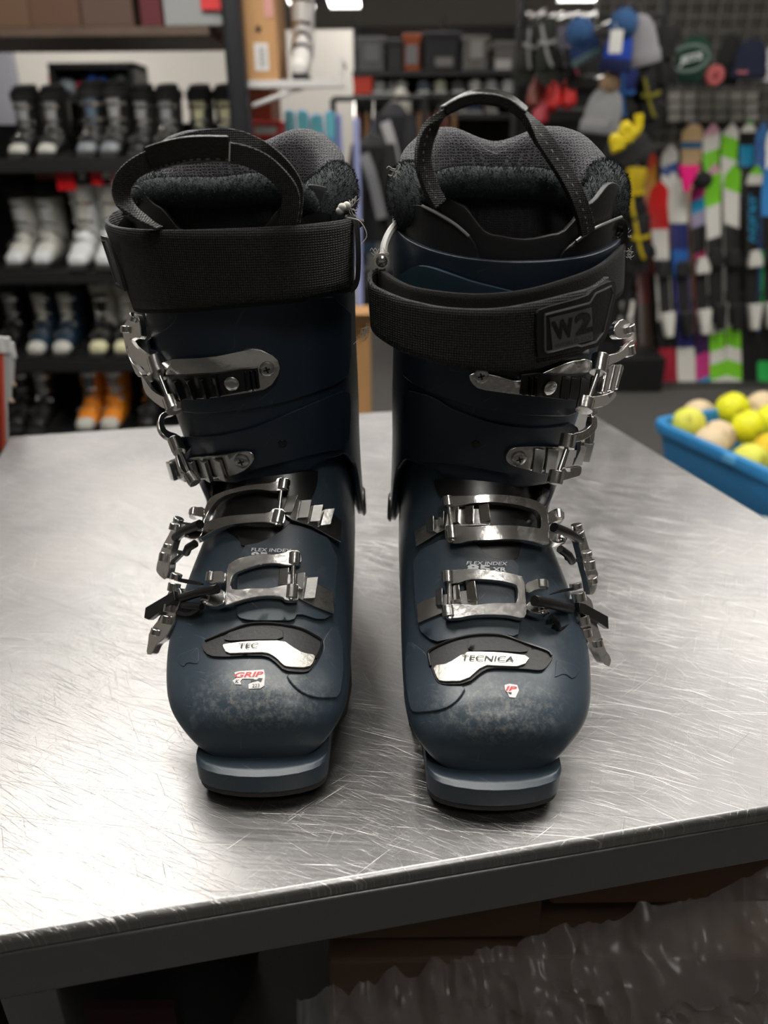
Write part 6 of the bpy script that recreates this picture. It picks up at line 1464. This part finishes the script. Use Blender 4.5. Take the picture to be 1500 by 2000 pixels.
for i, (px, py, dy, col, lab) in enumerate(bl):
    ball(px, py, Yt+dy-.02, .0465, col, lab, i+1)
ob = obx(.05, Ln-.05, .05, Wd_-.05, zt-dep+.013, zt-.075)
for i in range(10):
    u = .11+.10*(i % 5); v = .11+.13*(i//5)
    p = A+dv*u+pv*v; p.z = zt-.138
    g = G(); root = None
    t = empty('softball', p-Vector((0, 0, .0485)), 'half hidden softball lower in the blue tub', 'ball', 'softballs lower in the blue tub'); G().ball(p, .0485, 18, 12).mk('cover', (YB2, CRMB, YB1)[i % 3], t)
# white bucket lid below the tub
q = onz(1505, 1026, .50); g = G().tube([(q.x, q.y, 0.0), (q.x, q.y, .43), (q.x, q.y, .44)], [.11, .135, .13], 40); bk = empty('bucket', (q.x, q.y, 0), 'white plastic bucket with a pale lid at the right table edge', 'bucket'); g.mk('bucket_body', M((.6, .64, .65), .4), bk)
G().tube([(q.x, q.y, .44), (q.x, q.y, .455), (q.x, q.y, .46)], [.145, .145, .135], 40).mk('lid', M((.62, .68, .69), .35), bk)

# ------------------------------------------------------------------ rack of poles at the left edge, just beyond the table
pr = empty('pole_rack', at(-20, 900, .98)*1-Vector((0, 0, at(-20, 900, .98).z)), 'dark rack at the left photo edge holding red and white ski poles', 'rack')
q0 = at(-10, 700, .98); G().box(q0.x-.12, q0.x+.012, .97, 1.0, q0.z-.02, q0.z).mk('rail', BLACKM, pr, smooth=False); G().box(q0.x-.12, q0.x-.09, .97, 1.0, 0, q0.z).mk('upright', BLACKM, pr, smooth=False)
for (xa_, ya_, xb_, yb_, Y, r, m_, lab) in ((2, 690, 6, 880, .94, .003, M((.50, .06, .03), .4), 'red shaft of a pole at the left photo edge'), (7, 690, 13, 860, .95, .003, M((.42, .40, .39), .35), 'white pole with pink bands at the left photo edge'), (18, 690, 18, 782, .97, .0032, M((.5, .5, .49), .3), 'short white pole with a hooked foot at the left photo edge'), (24, 700, 21, 750, .99, .004, M((.45, .44, .43), .3), 'shortest cream pole with a brown tip at the left photo edge')):
    a, b = at(xa_, ya_, Y), at(xb_, yb_, Y); t = empty('ski_pole', b, lab, 'pole', 'ski poles at the left photo edge')
    G().tube([a, a.lerp(b, .5), b], r, 8).mk('shaft', m_, t); G().tube([b, b+Vector((.006, -.001, -.001))], [r*1.2, r*.7], 8).mk('tip', M((.3, .22, .16), .5), t)
    G().tube([a+Vector((0, 0, .001)), a+Vector((0, 0, .02))], r*1.5, 10).mk('grip', M((.4, .4, .4), .5), t)

# ------------------------------------------------------------------ under the table
tag(G().box(PL.x-.6, PR.x+.1, .0, .85, .0005, .008).mk('floor_shade_sheet', M((.006, .006, .006), .9), smooth=False), 'added black sheet standing in for shade on the floor under the steel table', 'mat')  # added dark sheet, stands in for the shade on the floor here
import mathutils
WD = M((.085, .042, .016), .55, var=.35, scale=14)
ZB = TZ-.42
us = empty('under_shelf', ((PL.x+PR.x)/2, .5, 0), 'dark lower shelf under the steel table', 'shelf')
ux0, ux1 = PL.x+.03, PR.x-.03
G().box(ux0, ux1, .30, .95, ZB-.02, ZB).mk('shelf_board', M((.02, .018, .016), .8), us, smooth=False)
for x in (ux0+.01, ux1-.05):
    for y in (.32, .88): G().box(x, x+.03, y, y+.03, 0, ZB-.02).mk('leg', BLACKM, us, smooth=False)
def drawer(px0, py0, px1, py1, label, m_):
    x0, x1, z0, z1 = rect(px0, py0, px1, py1, .37); z1 = TZ-.045
    t = empty('drawer', ((x0+x1)/2, .37, z0), label, 'drawer', 'wooden drawers under the table')
    G().box(x0, x1, .37, .385, z0, z1).mk('drawer_front', m_, t, smooth=False, bevel=.003)
    G().box(x0+.01, x1-.01, .386, .60, z0+.01, z1-.01).mk('drawer_body', m_, t, smooth=False)
drawer(548, 1700, 1060, 1835, 'dark wooden drawer under the middle of the table', WD)
drawer(1080, 1650, 1640, 1765, 'reddish wooden drawer under the right end of the table', M((.10, .04, .016), .55, var=.35, scale=14))
x0, x1 = at(640, 1960, .36).x, at(1560, 1900, .36).x
zt = TZ-.235
cb = empty('wrapped_carton', ((x0+x1)/2, .45, ZB), 'brown carton under crumpled clear plastic on the shelf below the table', 'box')
G().box(x0, x1, .375, .60, ZB, zt).mk('carton', M((.12, .072, .045), .8, var=.1, scale=20), cb, smooth=False, bevel=.003)
V = []; nx, ny = 190, 100; xa, xb = at(575, 1990, .35).x, at(1600, 1800, .35).x
for j in range(ny+1):
    for i in range(nx+1):
        u, v = i/nx, j/ny
        zt_ = TZ-.262+.150*u**1.1+.022*mathutils.noise.noise(Vector((u*7, 2, 1)))+.014*mathutils.noise.noise(Vector((u*23, 5, 1)))+.006*mathutils.noise.noise(Vector((u*70, 9, 1)))
        z = zt_-(zt_-ZB-.004)*v; x = xa+(xb-xa)*u; y = .366-.052*math.sin(min(1, v*2.2)*math.pi/2)
        p = Vector((x*20, y*14, z*17)); q = mathutils.noise.noise_vector(p*.5)*1.4
        r = 1-abs(mathutils.noise.noise(p+q)); r2 = 1-abs(mathutils.noise.noise(p*2.3+q*2+Vector((5, 5, 5))))
        d = .020*r**4+.011*r2**5+.006*(1-abs(mathutils.noise.noise(p*4.5+q)))**4
        d *= min(1, v*5+.15)
        V.append((x+d*.3, y-d, z+d*.35))
F = [(j*(nx+1)+i, j*(nx+1)+i+1, (j+1)*(nx+1)+i+1, (j+1)*(nx+1)+i) for j in range(ny) for i in range(nx)]
mk('plastic_wrap', V, F, M((.42, .41, .41), .28, alpha=.30, spec=.9), cb, fix=Vector((0, -1, 0)))
t = empty('fabric_bag', (at(300, 1950, .45).x, .48, ZB), 'dark bag with a dull red side under the left of the table', 'bag')
cx_ = at(300, 1950, .45).x; V = []; n = 28
for az, sc in ((0, 1.0), (.05, 1.06), (.12, 1.0), (.16, .85), (.185, .4)):
    for k in range(n):
        an = 2*math.pi*k/n; wob = 1+.06*math.sin(4*an+az*30); V.append(Vector((cx_+.085*sc*wob*math.cos(an), .48+.09*sc*wob*math.sin(an), ZB+az)))
F = [(i*n+k, i*n+(k+1) % n, (i+1)*n+(k+1) % n, (i+1)*n+k) for i in range(4) for k in range(n)]+[tuple(range(n)), tuple(4*n+k for k in range(n))]
mk('bag_body', V, F, BLACKC, t); G().box(cx_-.02, cx_+.05, .375, .382, ZB+.03, ZB+.13).mk('red_panel', M((.03, .003, .005), .8), t, smooth=False)
